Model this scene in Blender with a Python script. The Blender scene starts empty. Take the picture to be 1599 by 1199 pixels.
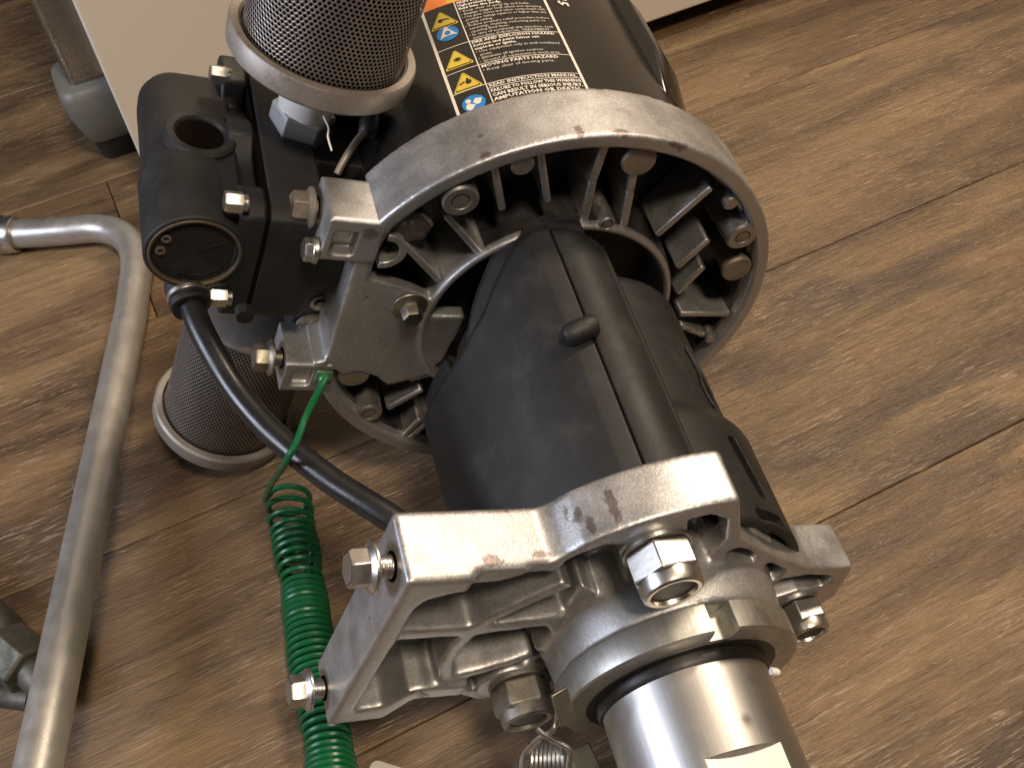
import bpy, bmesh, math, random
from mathutils import Vector, Matrix
random.seed(7)
R_ = math.radians
scene = bpy.context.scene
scene.unit_settings.scale_length = 0.1          # one unit = 10 cm
COL = scene.collection

# ------------------------------------------------------------------ camera
cam_data = bpy.data.cameras.new("camera")
cam = bpy.data.objects.new("camera", cam_data)
COL.objects.link(cam)
cam.matrix_world = Matrix(((0.992432, 0.122796, 0, 0), (-0.0925, 0.747582, -0.657696, 0), (-0.080762, 0.652719, 0.753283, 4.123251), (0, 0, 0, 1)))
cam_data.sensor_width = 36.0
cam_data.lens = 35.890
cam_data.clip_start = 0.05
cam_data.clip_end = 400
scene.camera = cam
cam_data.dof.use_dof = True
cam_data.dof.focus_distance = 3.5
cam_data.dof.aperture_fstop = 22

# ------------------------------------------------------------------ world, lamps, exposure
world = bpy.data.worlds.new("World")
scene.world = world
world.use_nodes = True
bg = world.node_tree.nodes["Background"]
bg.inputs[0].default_value = (1.0, 0.86, 0.72, 1)
bg.inputs[1].default_value = 0.032

def area_lamp(name, loc, target, size, power, color):
    l = bpy.data.lights.new(name, 'AREA')
    l.shape = 'RECTANGLE' if isinstance(size, tuple) else 'DISK'
    if isinstance(size, tuple):
        l.size, l.size_y = size
    else:
        l.size = size
    l.energy = power
    l.color = color
    o = bpy.data.objects.new(name, l)
    COL.objects.link(o)
    o.location = loc
    d = Vector(target) - Vector(loc)
    o.rotation_euler = d.to_track_quat('-Z', 'Y').to_euler()
    return o
area_lamp("ceiling_lamp", (11.8, 11.0, 20.0), (0.4, 3.0, 0.5), 4.4, 4300, (1.0, 0.81, 0.62))
area_lamp("ceiling_lamp_front", (4.0, -5.0, 18.0), (0.0, 4.0, 0.8), 3.0, 2700, (1.0, 0.81, 0.62))
area_lamp("window_light", (-9.5, 0.8, 6.3), (-0.4, 2.8, 0.8), (3.2, 4.0), 850, (0.78, 0.83, 1.0))
scene.view_settings.view_transform = 'Standard'
scene.view_settings.look = 'None'
scene.view_settings.exposure = -0.05
scene.view_settings.gamma = 1.0

# ------------------------------------------------------------------ materials
def new_mat(name):
    m = bpy.data.materials.new(name)
    m.use_nodes = True
    nt = m.node_tree
    return m, nt, nt.nodes["Principled BSDF"]
def node(nt, typ, **kw):
    n = nt.nodes.new(typ)
    for k, v in kw.items():
        if k in n.inputs: n.inputs[k].default_value = v
        else: setattr(n, k, v)
    return n
def ramp(nt, src, stops):
    r = nt.nodes.new('ShaderNodeValToRGB')
    el = r.color_ramp.elements
    el[0].position, el[0].color = stops[0][0], (*stops[0][1], 1)
    el[1].position, el[1].color = stops[-1][0], (*stops[-1][1], 1)
    for p, c in stops[1:-1]:
        e = el.new(p); e.color = (*c, 1)
    nt.links.new(src, r.inputs[0])
    return r
def g3(v): return (v, v, v)
def mixc(nt, fac, a, b, mode='MIX'):
    m = nt.nodes.new('ShaderNodeMix'); m.data_type = 'RGBA'; m.blend_type = mode
    for i, s in ((0, fac), (6, a), (7, b)):
        if hasattr(s, 'links'): nt.links.new(s, m.inputs[i])
        else: m.inputs[i].default_value = s if i == 0 else (*s, 1)
    return m.outputs[2]
def obj_co(nt, scale=(1, 1, 1)):
    tc = nt.nodes.new('ShaderNodeTexCoord')
    mp = nt.nodes.new('ShaderNodeMapping'); mp.inputs['Scale'].default_value = scale
    nt.links.new(tc.outputs['Object'], mp.inputs[0])
    return mp.outputs[0]
def noise(nt, co, scale, detail=4, rough=0.55, dist=0):
    n = node(nt, 'ShaderNodeTexNoise', Scale=scale, Detail=detail, Roughness=rough, Distortion=dist)
    nt.links.new(co, n.inputs['Vector'])
    return n.outputs['Fac']
def bump(nt, bsdf, h, strength, dist=0.01, prev=None):
    b = node(nt, 'ShaderNodeBump', Strength=strength, Distance=dist)
    nt.links.new(h, b.inputs['Height'])
    if prev is not None: nt.links.new(prev, b.inputs['Normal'])
    nt.links.new(b.outputs[0], bsdf.inputs['Normal'])
    return b.outputs[0]

# worn and chipped places on the silver castings: centre, radii (pump axes), strength
SCUFFS = [((-0.5828, 0.8126, -0.0277), (.032, .03, .026), 1), ((-0.5271, 0.8498, 0.0304), (.055, .04, .026), 1), ((-0.271, 0.9626, -0.0325), (.024, .03, .045), 1), ((-0.115, 0.9934, -0.0184), (.05, .03, .026), 1),
          ((0.1262, 0.992, -0.0028), (.07, .04, .022), 1), ((0.2537, 0.9673, 0.0197), (.06, .04, .024), 1), ((-0.5722, 0.8201, -0.1247), (.015, .03, .02), .8), ((-0.7893, 0.614, -0.0778), (.02, .03, .02), .5),
          ((-0.8088, 0.475, 1.3723), (.05, .03, .03), 1), ((-0.6467, 0.475, 1.3568), (.045, .03, .02), 1), ((-0.4589, 0.6307, 1.3005), (.020, .05, .085), 1), ((-0.5408, 0.562, 1.2869), (.022, .05, .05), .85), ((-0.5205, 0.5809, 1.3279), (.018, .05, .05), .9), ((-0.5606, 0.5423, 1.2626), (.014, .05, .05), .8),
          ((-0.7189, 0.475, 1.2095), (.02, .03, .015), .8), ((-0.4027, 0.1748), (.06, .06, .06), .5)]
def cast_metal(name, base, rough=0.42, metal=0.85, stain=(0.10, 0.05, 0.035), stain_at=0.645, spark=0.35, scuffs=None):
    m, nt, p = new_mat(name)
    co = obj_co(nt)
    fine = noise(nt, co, 130, 3, 0.7)
    mid = noise(nt, co, 9, 5, 0.6)
    c = ramp(nt, fine, [(0.3, tuple(b * (1 - spark) for b in base)), (0.55, base), (0.75, tuple(min(1, b * (1 + spark * 1.4)) for b in base))])
    m1 = ramp(nt, mid, [(0.35, g3(0.93)), (0.65, g3(1.03))])
    c1 = mixc(nt, 1.0, c.outputs[0], m1.outputs[0], 'MULTIPLY')
    st = noise(nt, co, 7.3, 8, 0.72, 0.4)
    sf = ramp(nt, st, [(stain_at, g3(0)), (stain_at + 0.05, g3(0.85))])
    geo = nt.nodes.new('ShaderNodeNewGeometry')
    pe = ramp(nt, geo.outputs['Pointiness'], [(0.51, g3(0)), (0.58, g3(1))])
    wn = noise(nt, co, 14, 6, 0.7)
    we = ramp(nt, wn, [(0.56, g3(0)), (0.66, g3(0.8))])
    wear = mixc(nt, 1.0, pe.outputs[0], we.outputs[0], 'MULTIPLY')
    c2 = mixc(nt, sf.outputs[0], c1, stain)
    c3 = mixc(nt, wear, c2, (0.20, 0.14, 0.12))
    if scuffs:
        tc = nt.nodes.new('ShaderNodeTexCoord'); nz = noise(nt, obj_co(nt), 42, 5, 0.75); acc = None
        for cc, rd, st_ in scuffs:
            if len(cc) == 2: cc = (cc[0], cc[1], 1.42)
            mp_ = nt.nodes.new('ShaderNodeMapping')
            mp_.inputs['Location'].default_value = tuple(-a / b for a, b in zip(cc, rd)); mp_.inputs['Scale'].default_value = tuple(1 / b for b in rd)
            nt.links.new(tc.outputs['Object'], mp_.inputs[0])
            ln = nt.nodes.new('ShaderNodeVectorMath'); ln.operation = 'LENGTH'; nt.links.new(mp_.outputs[0], ln.inputs[0])
            mr = nt.nodes.new('ShaderNodeMapRange'); mr.inputs[1].default_value = 0.2; mr.inputs[2].default_value = 1.5; mr.inputs[3].default_value = 0.62 * st_; mr.inputs[4].default_value = 0.0
            nt.links.new(ln.outputs['Value'], mr.inputs[0])
            if acc is None: acc = mr.outputs[0]
            else:
                mx = nt.nodes.new('ShaderNodeMath'); mx.operation = 'MAXIMUM'; nt.links.new(acc, mx.inputs[0]); nt.links.new(mr.outputs[0], mx.inputs[1]); acc = mx.outputs[0]
        sm_ = nt.nodes.new('ShaderNodeMath'); sm_.operation = 'ADD'; nt.links.new(acc, sm_.inputs[0]); nt.links.new(nz, sm_.inputs[1])
        sr_ = ramp(nt, sm_.outputs[0], [(0.86, g3(0)), (0.97, g3(0.75))])
        c3 = mixc(nt, sr_.outputs[0], c3, (0.150, 0.105, 0.092))
    nt.links.new(c3, p.inputs['Base Color'])
    p.inputs['Metallic'].default_value = metal
    rr = ramp(nt, mid, [(0.3, g3(rough - 0.07)), (0.7, g3(rough + 0.1))])
    nt.links.new(rr.outputs[0], p.inputs['Roughness'])
    n1 = bump(nt, p, fine, 0.13, 0.006)
    bump(nt, p, mid, 0.05, 0.02, n1)
    return m
def smooth_metal(name, base, rough=0.25, metal=1.0, brush=None, dirt=0.5):
    m, nt, p = new_mat(name)
    co = obj_co(nt, brush or (1, 1, 1))
    fine = noise(nt, co, 40, 5, 0.65)
    c = ramp(nt, fine, [(0.3, tuple(b * (1 - 0.3 * dirt) for b in base)), (0.7, base)])
    cs = noise(nt, obj_co(nt), 11, 6, 0.7)
    d = ramp(nt, cs, [(0.45, g3(0)), (0.75, g3(dirt))])
    c2 = mixc(nt, d.outputs[0], c.outputs[0], tuple(b * 0.35 for b in base))
    nt.links.new(c2, p.inputs['Base Color'])
    p.inputs['Metallic'].default_value = metal
    rr = ramp(nt, cs, [(0.3, g3(rough)), (0.75, g3(min(1, rough + 0.22 * dirt + 0.03)))])
    nt.links.new(rr.outputs[0], p.inputs['Roughness'])
    bump(nt, p, fine, 0.12, 0.004)
    return m
def plastic(name, base, rough=0.45, smudge=0.0, grain=60, coat=0.0, light=(0.10, 0.095, 0.085)):
    m, nt, p = new_mat(name)
    co = obj_co(nt)
    fine = noise(nt, co, grain, 3, 0.6)
    big = noise(nt, co, 5, 7, 0.65)
    sm = ramp(nt, big, [(0.52, g3(0)), (0.78, g3(smudge))])
    c = mixc(nt, sm.outputs[0], base, light)
    nt.links.new(c, p.inputs['Base Color'])
    rr = ramp(nt, big, [(0.3, g3(rough - 0.05)), (0.7, g3(rough + 0.12))])
    nt.links.new(rr.outputs[0], p.inputs['Roughness'])
    if coat:
        p.inputs['Coat Weight'].default_value = coat; p.inputs['Coat Roughness'].default_value = 0.08
    bump(nt, p, fine, 0.10, 0.006)
    return m
def flat_print(name, col, rough=0.4, emboss=False):
    m, nt, p = new_mat(name)
    p.inputs['Base Color'].default_value = (*col, 1)
    p.inputs['Roughness'].default_value = rough
    return m
M = {}
M['cast'] = cast_metal('cast_aluminium', (0.50, 0.50, 0.50), scuffs=SCUFFS, spark=0.24)
M['cast_dim'] = cast_metal('cast_aluminium_inner', (0.42, 0.41, 0.395), 0.38, 0.9, spark=0.2)
M['cast_shaded'] = cast_metal('recess_shade_casting', (0.17, 0.165, 0.165), 0.34, 0.95, spark=0.35, stain=(0.03, 0.02, 0.016), stain_at=0.60)  # same casting darkened, shade of the flange recess put into its colour
M['zinc'] = smooth_metal('zinc_plated_steel', (0.72, 0.70, 0.66), 0.27, dirt=0.6)
M['nickel'] = smooth_metal('plated_hex_metal', (0.78, 0.78, 0.78), 0.42, dirt=0.1)
M['olive'] = smooth_metal('yellow_zinc_steel', (0.40, 0.37, 0.29), 0.33, dirt=0.9)
M['steel'] = smooth_metal('turned_steel', (0.46, 0.45, 0.43), 0.42, brush=(1, 1, 0.1), dirt=0.0)
M['collar'] = smooth_metal('machined_collar_steel', (0.60, 0.59, 0.54), 0.38, brush=(3, 3, 0.1), dirt=0.8)
M['bolt_dark'] = smooth_metal('dull_bolt_steel', (0.36, 0.33, 0.28), 0.45, 0.8, dirt=0.9)
M['rust'] = smooth_metal('stained_bolt_steel', (0.33, 0.28, 0.225), 0.5, 0.6, dirt=0.9)
M['ring'] = cast_metal('dull_grey_ring_metal', (0.33, 0.30, 0.265), 0.5, 0.55, spark=0.15, stain_at=0.72)
M['mesh'] = smooth_metal('perforated_steel', (0.31, 0.27, 0.24), 0.42, 0.85, dirt=0.6)
M['void'] = plastic('hollow_shade_black', (0.006, 0.004, 0.003), 0.9); M['void'].node_tree.nodes['Principled BSDF'].inputs['Specular IOR Level'].default_value = 0.03  # near-black without gloss, shade inside holes, slots and gaps painted as colour
M['black'] = plastic('black_plastic', (0.011, 0.011, 0.011), 0.55, 0.15)
M['guard'] = plastic('black_guard_plastic', (0.010, 0.010, 0.0095), 0.55, 0.26, 90)
M['gloss'] = plastic('glossy_black_paint', (0.008, 0.0075, 0.007), 0.20, 0.05, 30, 0.15)
M['grease'] = plastic('dark_grease', (0.010, 0.008, 0.007), 0.4, 0.1)
M['hose'] = plastic('black_hose', (0.012, 0.012, 0.013), 0.30, 0.05)
M['green'] = plastic('green_wire_sheath', (0.004, 0.095, 0.032), 0.32, 0.0)
M['green_lug'] = smooth_metal('green_tinted_lug', (0.16, 0.34, 0.20), 0.35, 0.6)
M['white'] = flat_print('white_print', (0.78, 0.74, 0.68))
M['whitefine'] = flat_print('fine_white_print', (0.55, 0.52, 0.47))
M['label'] = flat_print('label_black', (0.012, 0.011, 0.010), 0.3)
M['orange'] = flat_print('label_orange', (0.80, 0.22, 0.05))
M['yellow'] = flat_print('label_yellow', (0.66, 0.50, 0.06))
M['blue'] = flat_print('label_blue', (0.02, 0.22, 0.62))
M['cream'] = plastic('cream_paint', (0.78, 0.70, 0.57), 0.42, 0.0, 20)
M['pipe'] = cast_metal('galvanised_pipe_metal', (0.46, 0.445, 0.41), 0.38, 0.7, stain=(0.12, 0.10, 0.08), stain_at=0.70, spark=0.06)
M['fitting'] = smooth_metal('grey_fitting_steel', (0.15, 0.145, 0.12), 0.55, 0.8, dirt=0.8)
M['chrome'] = smooth_metal('dull_chrome', (0.36, 0.32, 0.27), 0.22, 0.9, brush=(1, 1, 0.1), dirt=0.3)
M['rubber'] = plastic('grey_rubber', (0.145, 0.145, 0.125), 0.42, 0.0)
M['black_rubber'] = plastic('black_rubber', (0.012, 0.011, 0.010), 0.6)
M['card'] = plastic('white_card', (0.70, 0.68, 0.62), 0.5)
M['brass'] = smooth_metal('tan_trim_ring', (0.16, 0.125, 0.08), 0.5, 0.5)

def wood_mat():
    m, nt, p = new_mat('wood_plank')
    tc = nt.nodes.new('ShaderNodeTexCoord')
    oi = nt.nodes.new('ShaderNodeObjectInfo')
    sc = nt.nodes.new('ShaderNodeVectorMath'); sc.operation = 'SCALE'
    cmb = nt.nodes.new('ShaderNodeCombineXYZ')
    for i in range(3): nt.links.new(oi.outputs['Random'], cmb.inputs[i])
    nt.links.new(cmb.outputs[0], sc.inputs[0]); sc.inputs['Scale'].default_value = 91.0
    ad = nt.nodes.new('ShaderNodeVectorMath'); ad.operation = 'ADD'
    nt.links.new(tc.outputs['Object'], ad.inputs[0]); nt.links.new(sc.outputs[0], ad.inputs[1])
    def mp(s):
        n = nt.nodes.new('ShaderNodeMapping'); n.inputs['Scale'].default_value = s
        nt.links.new(ad.outputs[0], n.inputs[0]); return n.outputs[0]
    wide = noise(nt, mp((0.30, 1.5, 1)), 1.1, 5, 0.55, 0.7)
    grain = noise(nt, mp((1.0, 11.0, 1)), 1.6, 9, 0.74, 0.25)
    streak = noise(nt, mp((1.0, 22.0, 1)), 3.2, 6, 0.75, 0.06)
    pores = noise(nt, mp((1.0, 17.0, 1)), 6.5, 3, 0.7, 0.03)
    knots = noise(nt, mp((0.6, 1.6, 1)), 1.0, 3, 0.5, 1.2)
    patch_ = noise(nt, mp((0.8, 1.6, 1)), 1.9, 3, 0.5)
    base = ramp(nt, wide, [(0.34, (0.062, 0.037, 0.021)), (0.45, (0.132, 0.083, 0.043)), (0.55, (0.194, 0.126, 0.063)), (0.68, (0.262, 0.177, 0.088))])
    gr = ramp(nt, grain, [(0.30, g3(0.55)), (0.48, g3(0.92)), (0.72, g3(1.25))])
    c1 = mixc(nt, 1.0, base.outputs[0], gr.outputs[0], 'MULTIPLY')
    sr = ramp(nt, streak, [(0.36, g3(0.60)), (0.46, g3(0.98)), (0.68, g3(1.18))])
    c2 = mixc(nt, 0.9, c1, sr.outputs[0], 'MULTIPLY')
    kr = ramp(nt, knots, [(0.56, g3(0)), (0.70, g3(0.75))])
    c3 = mixc(nt, kr.outputs[0], c2, (0.060, 0.040, 0.032))
    ck = noise(nt, mp((0.55, 5.0, 1)), 1.3, 2, 0.5, 1.0)
    cr = ramp(nt, ck, [(0.490, g3(0)), (0.5, g3(1)), (0.510, g3(0))])
    cm = mixc(nt, 1.0, cr.outputs[0], kr.outputs[0], 'MULTIPLY')
    c4 = mixc(nt, cm, c3, (0.030, 0.019, 0.015))
    tn = ramp(nt, oi.outputs['Random'], [(0.0, (0.93, 0.92, 0.90)), (0.5, (1.0, 1.0, 1.0)), (1.0, (1.08, 1.06, 1.03))])
    c5 = mixc(nt, 1.0, c4, tn.outputs[0], 'MULTIPLY')
    pl = ramp(nt, pores, [(0.55, g3(0)), (0.63, g3(0.75))])
    pm = ramp(nt, patch_, [(0.42, g3(0.10)), (0.60, g3(1))])
    pf = mixc(nt, 1.0, pl.outputs[0], pm.outputs[0], 'MULTIPLY')
    c6 = mixc(nt, pf, c5, (0.38, 0.285, 0.195))
    nt.links.new(c6, p.inputs['Base Color'])
    rr = ramp(nt, pores, [(0.45, g3(0.36)), (0.60, g3(0.20))])
    nt.links.new(rr.outputs[0], p.inputs['Roughness'])
    p.inputs['Specular IOR Level'].default_value = 0.5
    n1 = bump(nt, p, streak, 0.45, 0.010)
    n2 = bump(nt, p, pores, 0.60, 0.010, n1)
    bump(nt, p, grain, 0.25, 0.02, n2)
    return m
M['wood'] = wood_mat()
M['subfloor'] = plastic('dark_underlay', (0.02, 0.013, 0.009), 0.8)

# ------------------------------------------------------------------ mesh builders
class MB:
    def __init__(s): s.v = []; s.f = []
    def add(s, vs, fs):
        o = len(s.v); s.v += [tuple(p) for p in vs]; s.f += [tuple(i + o for i in f) for f in fs]; return s
    def prism(s, poly, z0, z1):
        n = len(poly)
        return s.add([(x, y, z0) for x, y in poly] + [(x, y, z1) for x, y in poly],
                     [tuple(range(n))[::-1], tuple(range(n, 2 * n))] + [(i, (i + 1) % n, n + (i + 1) % n, n + i) for i in range(n)])
    def box(s, a, b):
        return s.prism([(a[0], a[1]), (b[0], a[1]), (b[0], b[1]), (a[0], b[1])], a[2], b[2])
    def loft(s, rings, cap=True, closed=True):
        n = len(rings[0]); vs = [p for r in rings for p in r]; fs = []
        for k in range(len(rings) - 1):
            for i in range(n if closed else n - 1):
                j = (i + 1) % n
                fs.append((k * n + i, k * n + j, (k + 1) * n + j, (k + 1) * n + i))
        if cap:
            fs.append(tuple(range(n))[::-1]); fs.append(tuple((len(rings) - 1) * n + i for i in range(n)))
        return s.add(vs, fs)
    def revolve(s, prof, n=64, c=(0, 0), a0=0.0, a1=360.0, closed_prof=False):
        full = abs(a1 - a0 - 360) < 1e-6
        m = n if full else n + 1
        rings = []
        for (r, z) in prof:
            rings.append([(c[0] + r * math.cos(R_(a0 + (a1 - a0) * i / n)), c[1] + r * math.sin(R_(a0 + (a1 - a0) * i / n)), z) for i in range(m)])
        if closed_prof: rings.append(rings[0])
        s.loft(rings, cap=not closed_prof, closed=full)
        if closed_prof and not full:
            k = len(prof); base = len(s.v) - len(rings) * m
            s.f.append(tuple(base + q * m for q in range(k)))
            s.f.append(tuple(base + q * m + m - 1 for q in range(k))[::-1])
        return s
    def ring(s, r0, r1, z0, z1, n=96, c=(0, 0), a0=0, a1=360):
        return s.revolve([(r0, z0), (r1, z0), (r1, z1), (r0, z1)], n, c, a0, a1, True)
    def cyl(s, c, r, z0, z1, n=32, r2=None):
        return s.revolve([(r, z0), (r if r2 is None else r2, z1)], n, c)
    def bar(s, a, b, w, z0, z1, w2=None):
        ax, ay = a; bx, by = b; L = math.hypot(bx - ax, by - ay); nx, ny = -(by - ay) / L, (bx - ax) / L
        h = w / 2; k = (w2 or w) / 2
        return s.prism([(ax + nx * h, ay + ny * h), (ax - nx * h, ay - ny * h), (bx - nx * k, by - ny * k), (bx + nx * k, by + ny * k)], z0, z1)
    def wall(s, pts, w, z0, z1, closed=False):
        q = pts + [pts[0]] if closed else pts
        for a, b in zip(q[:-1], q[1:]): s.bar(a, b, w, z0, z1)
        for p in pts: s.cyl(p, w / 2 * 0.98, z0 + 0.001, z1 - 0.001, 10)
        return s
    def tube(s, pts, r, n=12, cap=True, radii=None):
        P = [Vector(p) for p in pts]
        t0 = (P[1] - P[0]).normalized()
        up = Vector((0, 0, 1)) if abs(t0.z) < 0.9 else Vector((1, 0, 0))
        nrm = t0.cross(up).normalized(); rings = []
        for i, p in enumerate(P):
            t = (P[min(i + 1, len(P) - 1)] - P[max(i - 1, 0)]).normalized()
            nrm = (nrm - t * nrm.dot(t)).normalized(); b = t.cross(nrm)
            rr = radii[i] if radii else r
            rings.append([p + (nrm * math.cos(2 * math.pi * k / n) + b * math.sin(2 * math.pi * k / n)) * rr for k in range(n)])
        return s.loft(rings, cap)
def spline(pts, n=12):
    P = [Vector(p) for p in pts]; P = [2 * P[0] - P[1]] + P + [2 * P[-1] - P[-2]]; out = []
    for i in range(1, len(P) - 2):
        for k in range(n):
            t = k / n; a, b, c, d = P[i - 1], P[i], P[i + 1], P[i + 2]
            out.append(0.5 * ((2 * b) + (-a + c) * t + (2 * a - 5 * b + 4 * c - d) * t * t + (-a + 3 * b - 3 * c + d) * t ** 3))
    out.append(P[-2]); return out
def make(name, mb, mat, parent=None, bevel=0.0, smooth=True, voxel=0.0, angle=35, segs=2, solid=0.0, subsurf=0, smooth_it=3):
    me = bpy.data.meshes.new(name)
    me.from_pydata(mb.v, [], mb.f)
    bm = bmesh.new(); bm.from_mesh(me)
    bmesh.ops.recalc_face_normals(bm, faces=bm.faces)
    bm.to_mesh(me); bm.free()
    for mm in (mat if isinstance(mat, (list, tuple)) else [mat]): me.materials.append(mm)
    if smooth:
        me.polygons.foreach_set('use_smooth', [True] * len(me.polygons))
        if not voxel: me.set_sharp_from_angle(angle=R_(angle))
    o = bpy.data.objects.new(name, me); COL.objects.link(o)
    if parent is not None: o.parent = parent
    if solid:
        md = o.modifiers.new('solid', 'SOLIDIFY'); md.thickness = solid; md.offset = -1
    if bevel:
        md = o.modifiers.new('bevel', 'BEVEL'); md.width = bevel; md.segments = segs; md.limit_method = 'ANGLE'; md.angle_limit = R_(35); md.harden_normals = False
    if voxel:
        md = o.modifiers.new('remesh', 'REMESH'); md.mode = 'VOXEL'; md.voxel_size = voxel; md.use_smooth_shade = True
        md = o.modifiers.new('smooth', 'SMOOTH'); md.factor = 0.5; md.iterations = smooth_it
    return o
def empty(name, label=None, cat=None, loc=(0, 0, 0), group=None):
    o = bpy.data.objects.new(name, None); COL.objects.link(o); o.location = loc; o.empty_display_size = 0.2
    if label: o['label'] = label
    if cat: o['category'] = cat
    if group: o['group'] = group
    return o
def place(o, loc, axis, spin=0.0):
    q = Vector((0, 0, 1)).rotation_difference(Vector(axis).normalized())
    o.matrix_local = Matrix.Translation(Vector(loc)) @ q.to_matrix().to_4x4() @ Matrix.Rotation(spin, 4, 'Z')
    return o
def dup(o, parent=None):
    c = o.copy(); COL.objects.link(c)
    c.parent = parent if parent is not None else o.parent
    for ch in o.children: dup(ch, c)
    return c
def lab(o, text): o['label'] = text; return o
def hexring(r, z, a=0.0): return [(r * math.cos(R_(60 * i + a)), r * math.sin(R_(60 * i + a)), z) for i in range(6)]
def hex_bolt_mb(r, h, fl=0.0, flh=0.02, shank=0.0, sr=0.03, dish=True):
    """head points to +z, base (flange) at z = 0"""
    b = MB()
    if shank: b.cyl((0, 0), sr, -shank, 0.002, 20)
    if shank:
        for k in range(int(shank / 0.014)): b.revolve([(sr * 0.9, -shank + k * 0.014 + 0.001), (sr * 1.1, -shank + k * 0.014 + 0.007), (sr * 0.9, -shank + k * 0.014 + 0.013)], 20)
    z = 0
    if fl:
        b.revolve([(fl, 0), (fl, flh * 0.45), (r * 0.98, flh)], 36); z = flh * 0.9
    b.loft([hexring(r, z), hexring(r, h * 0.86), hexring(r * 0.88, h)], cap=False)
    if dish:
        b.loft([hexring(r * 0.88, h), hexring(r * 0.78, h), hexring(r * 0.66, h - r * 0.16)], cap=True)
    else:
        b.loft([hexring(r * 0.88, h), hexring(r * 0.2, h)], cap=True)
    return b

# ------------------------------------------------------------------ floor
PD = Vector((0.933497, 0.358584, 0)); PN = Vector((-PD.y, PD.x, 0)); FANG = math.atan2(PD.y, PD.x)
floor = make('floor', MB().box((-26, -22, -0.30), (30, 30, -0.12)), M['subfloor']); floor['kind'] = 'structure'
floor.rotation_euler = (0, 0, FANG)
PW_, PL_, GAP = 1.5170, 12.4, 0.005
pb = MB()
e_ = 0.008
def rr(x0, y0, x1, y1, z): return [(x0, y0, z), (x1, y0, z), (x1, y1, z), (x0, y1, z)]
hx, hy = PL_ / 2 - GAP / 2, PW_ / 2 - GAP / 2
pb.loft([rr(-hx, -hy, hx, hy, -0.12), rr(-hx, -hy, hx, hy, -e_ * 0.9), rr(-hx + e_ * 0.4, -hy + e_ * 0.4, hx - e_ * 0.4, hy - e_ * 0.4, -e_ * 0.3), rr(-hx + e_, -hy + e_, hx - e_, hy - e_, 0)])
plank0 = make('plank', pb, M['wood'], floor, smooth=False)
first = True
offs = [3.1, -1.9, 5.2, -4.4, 0.9, 4.3, -0.7, 2.2, -3.0, 5.9, 1.7, -5.2, 3.6, -2.2]
for k in range(-6, 8):
    yc = 4.9031 - PW_ * (k - 0.5)
    for j in range(-2, 3):
        xc = offs[(k + 6) % 14] + 6.6 + j * PL_
        if abs(xc) > 22: continue
        o = plank0 if first else dup(plank0)
        first = False
        o.location = (xc, yc, 0)

# ------------------------------------------------------------------ pump
pump = empty('sprayer_pump', 'large black and silver air driven paint pump lying on the wood floor', 'pump')
pump.matrix_world = Matrix(((0.89083, 0.425551, 0.159151, 0.181622), (0.186779, -0.023694, -0.982116, 3.04266), (-0.414169, 0.904624, -0.100591, 0.994928), (0, 0, 0, 1)))
P = pump
D = math.pi / 180
def pol(r, a): return (r * math.cos(a * D), r * math.sin(a * D))
def arc(r, a0, a1, n): return [pol(r, a0 + (a1 - a0) * i / n) for i in range(n + 1)]

# --- air motor
mt = MB().revolve([(0.70, -1.78), (0.84, -1.74), (0.885, -1.66), (0.900, -1.55), (0.905, -1.4), (0.905, -0.24)], 160)
motor = make('motor_housing', mt, M['gloss'], P)
ch = MB()
rings = []
for (z, rr_) in ((-1.62, 0.905), (-1.54, 0.935), (-1.30, 0.962), (-0.93, 0.962), (-0.80, 0.94), (-0.62, 0.905)):
    rings.append([(*pol(0.88, 62), z), (*pol(rr_, 61), z), (*pol(rr_ + 0.004, 54), z), (*pol(rr_ + 0.004, 47), z), (*pol(rr_, 40), z), (*pol(0.88, 39), z)])
make('side_channel', MB().loft(rings), M['gloss'], motor, bevel=0.01)
rm = make('edge_trim', MB().ring(0.9, 0.918, -0.30, -0.262, 128), M['black'], motor)

# --- warning label, flat print on the round housing
LR = 0.9065; TH0 = 128.4; TH1 = 95.3
def onl(u, v, r=LR):
    a = TH0 * D - u / LR
    return (r * math.cos(a), r * math.sin(a), v)
def patch(u0, u1, v0, v1, lift, mb=None, n=24):
    mb = mb or MB(); r = LR + lift
    vs = []; n = max(1, int(n * (u1 - u0) / 0.5) + 1)
    for i in range(n + 1):
        u = u0 + (u1 - u0) * i / n
        vs += [onl(u, v0, r), onl(u, v1, r)]
    return mb.add(vs, [(2 * i, 2 * i + 2, 2 * i + 3, 2 * i + 1) for i in range(n)])
def upoly(pts, lift, mb=None):
    mb = mb or MB(); return mb.add([onl(u, v, LR + lift) for u, v in pts], [tuple(range(len(pts)))])
UW = (TH0 - TH1) * D * LR; UC = (TH0 - 119.5) * D * LR
V = [-1.42, -1.117, -1.040, -0.766, -0.612, -0.491, -0.463, -0.30]
label = make('warning_label', patch(0, UW, V[1], V[7], 0.0), M['label'], P)
make('header_band', patch(0.004, UW - 0.004, V[1] + 0.004, V[2], 0.0012), M['orange'], label)
ln = MB()
patch(-0.003, 0.009, V[1], V[7], 0.002, ln); patch(UW - 0.009, UW + 0.003, V[1], V[7], 0.002, ln)
patch(UC - 0.0022, UC + 0.0022, V[2], V[7], 0.0022, ln)
patch(0, UW, V[1] - 0.002, V[1] + 0.004, 0.0022, ln)
for v in V[3:6]: patch(0.008, UW - 0.008, v - 0.0016, v + 0.0016, 0.002, ln)
patch(UC, UW - 0.008, V[6] - 0.0016, V[6] + 0.0016, 0.002, ln)
make('label_lines', ln, M['white'], label)
def tri(cu, cv, s, k=1.0): return [(cu - s * 0.58 * k, cv + s * 0.5 * k), (cu + s * 0.58 * k, cv + s * 0.5 * k), (cu, cv - s * 0.52 * k)]
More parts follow.
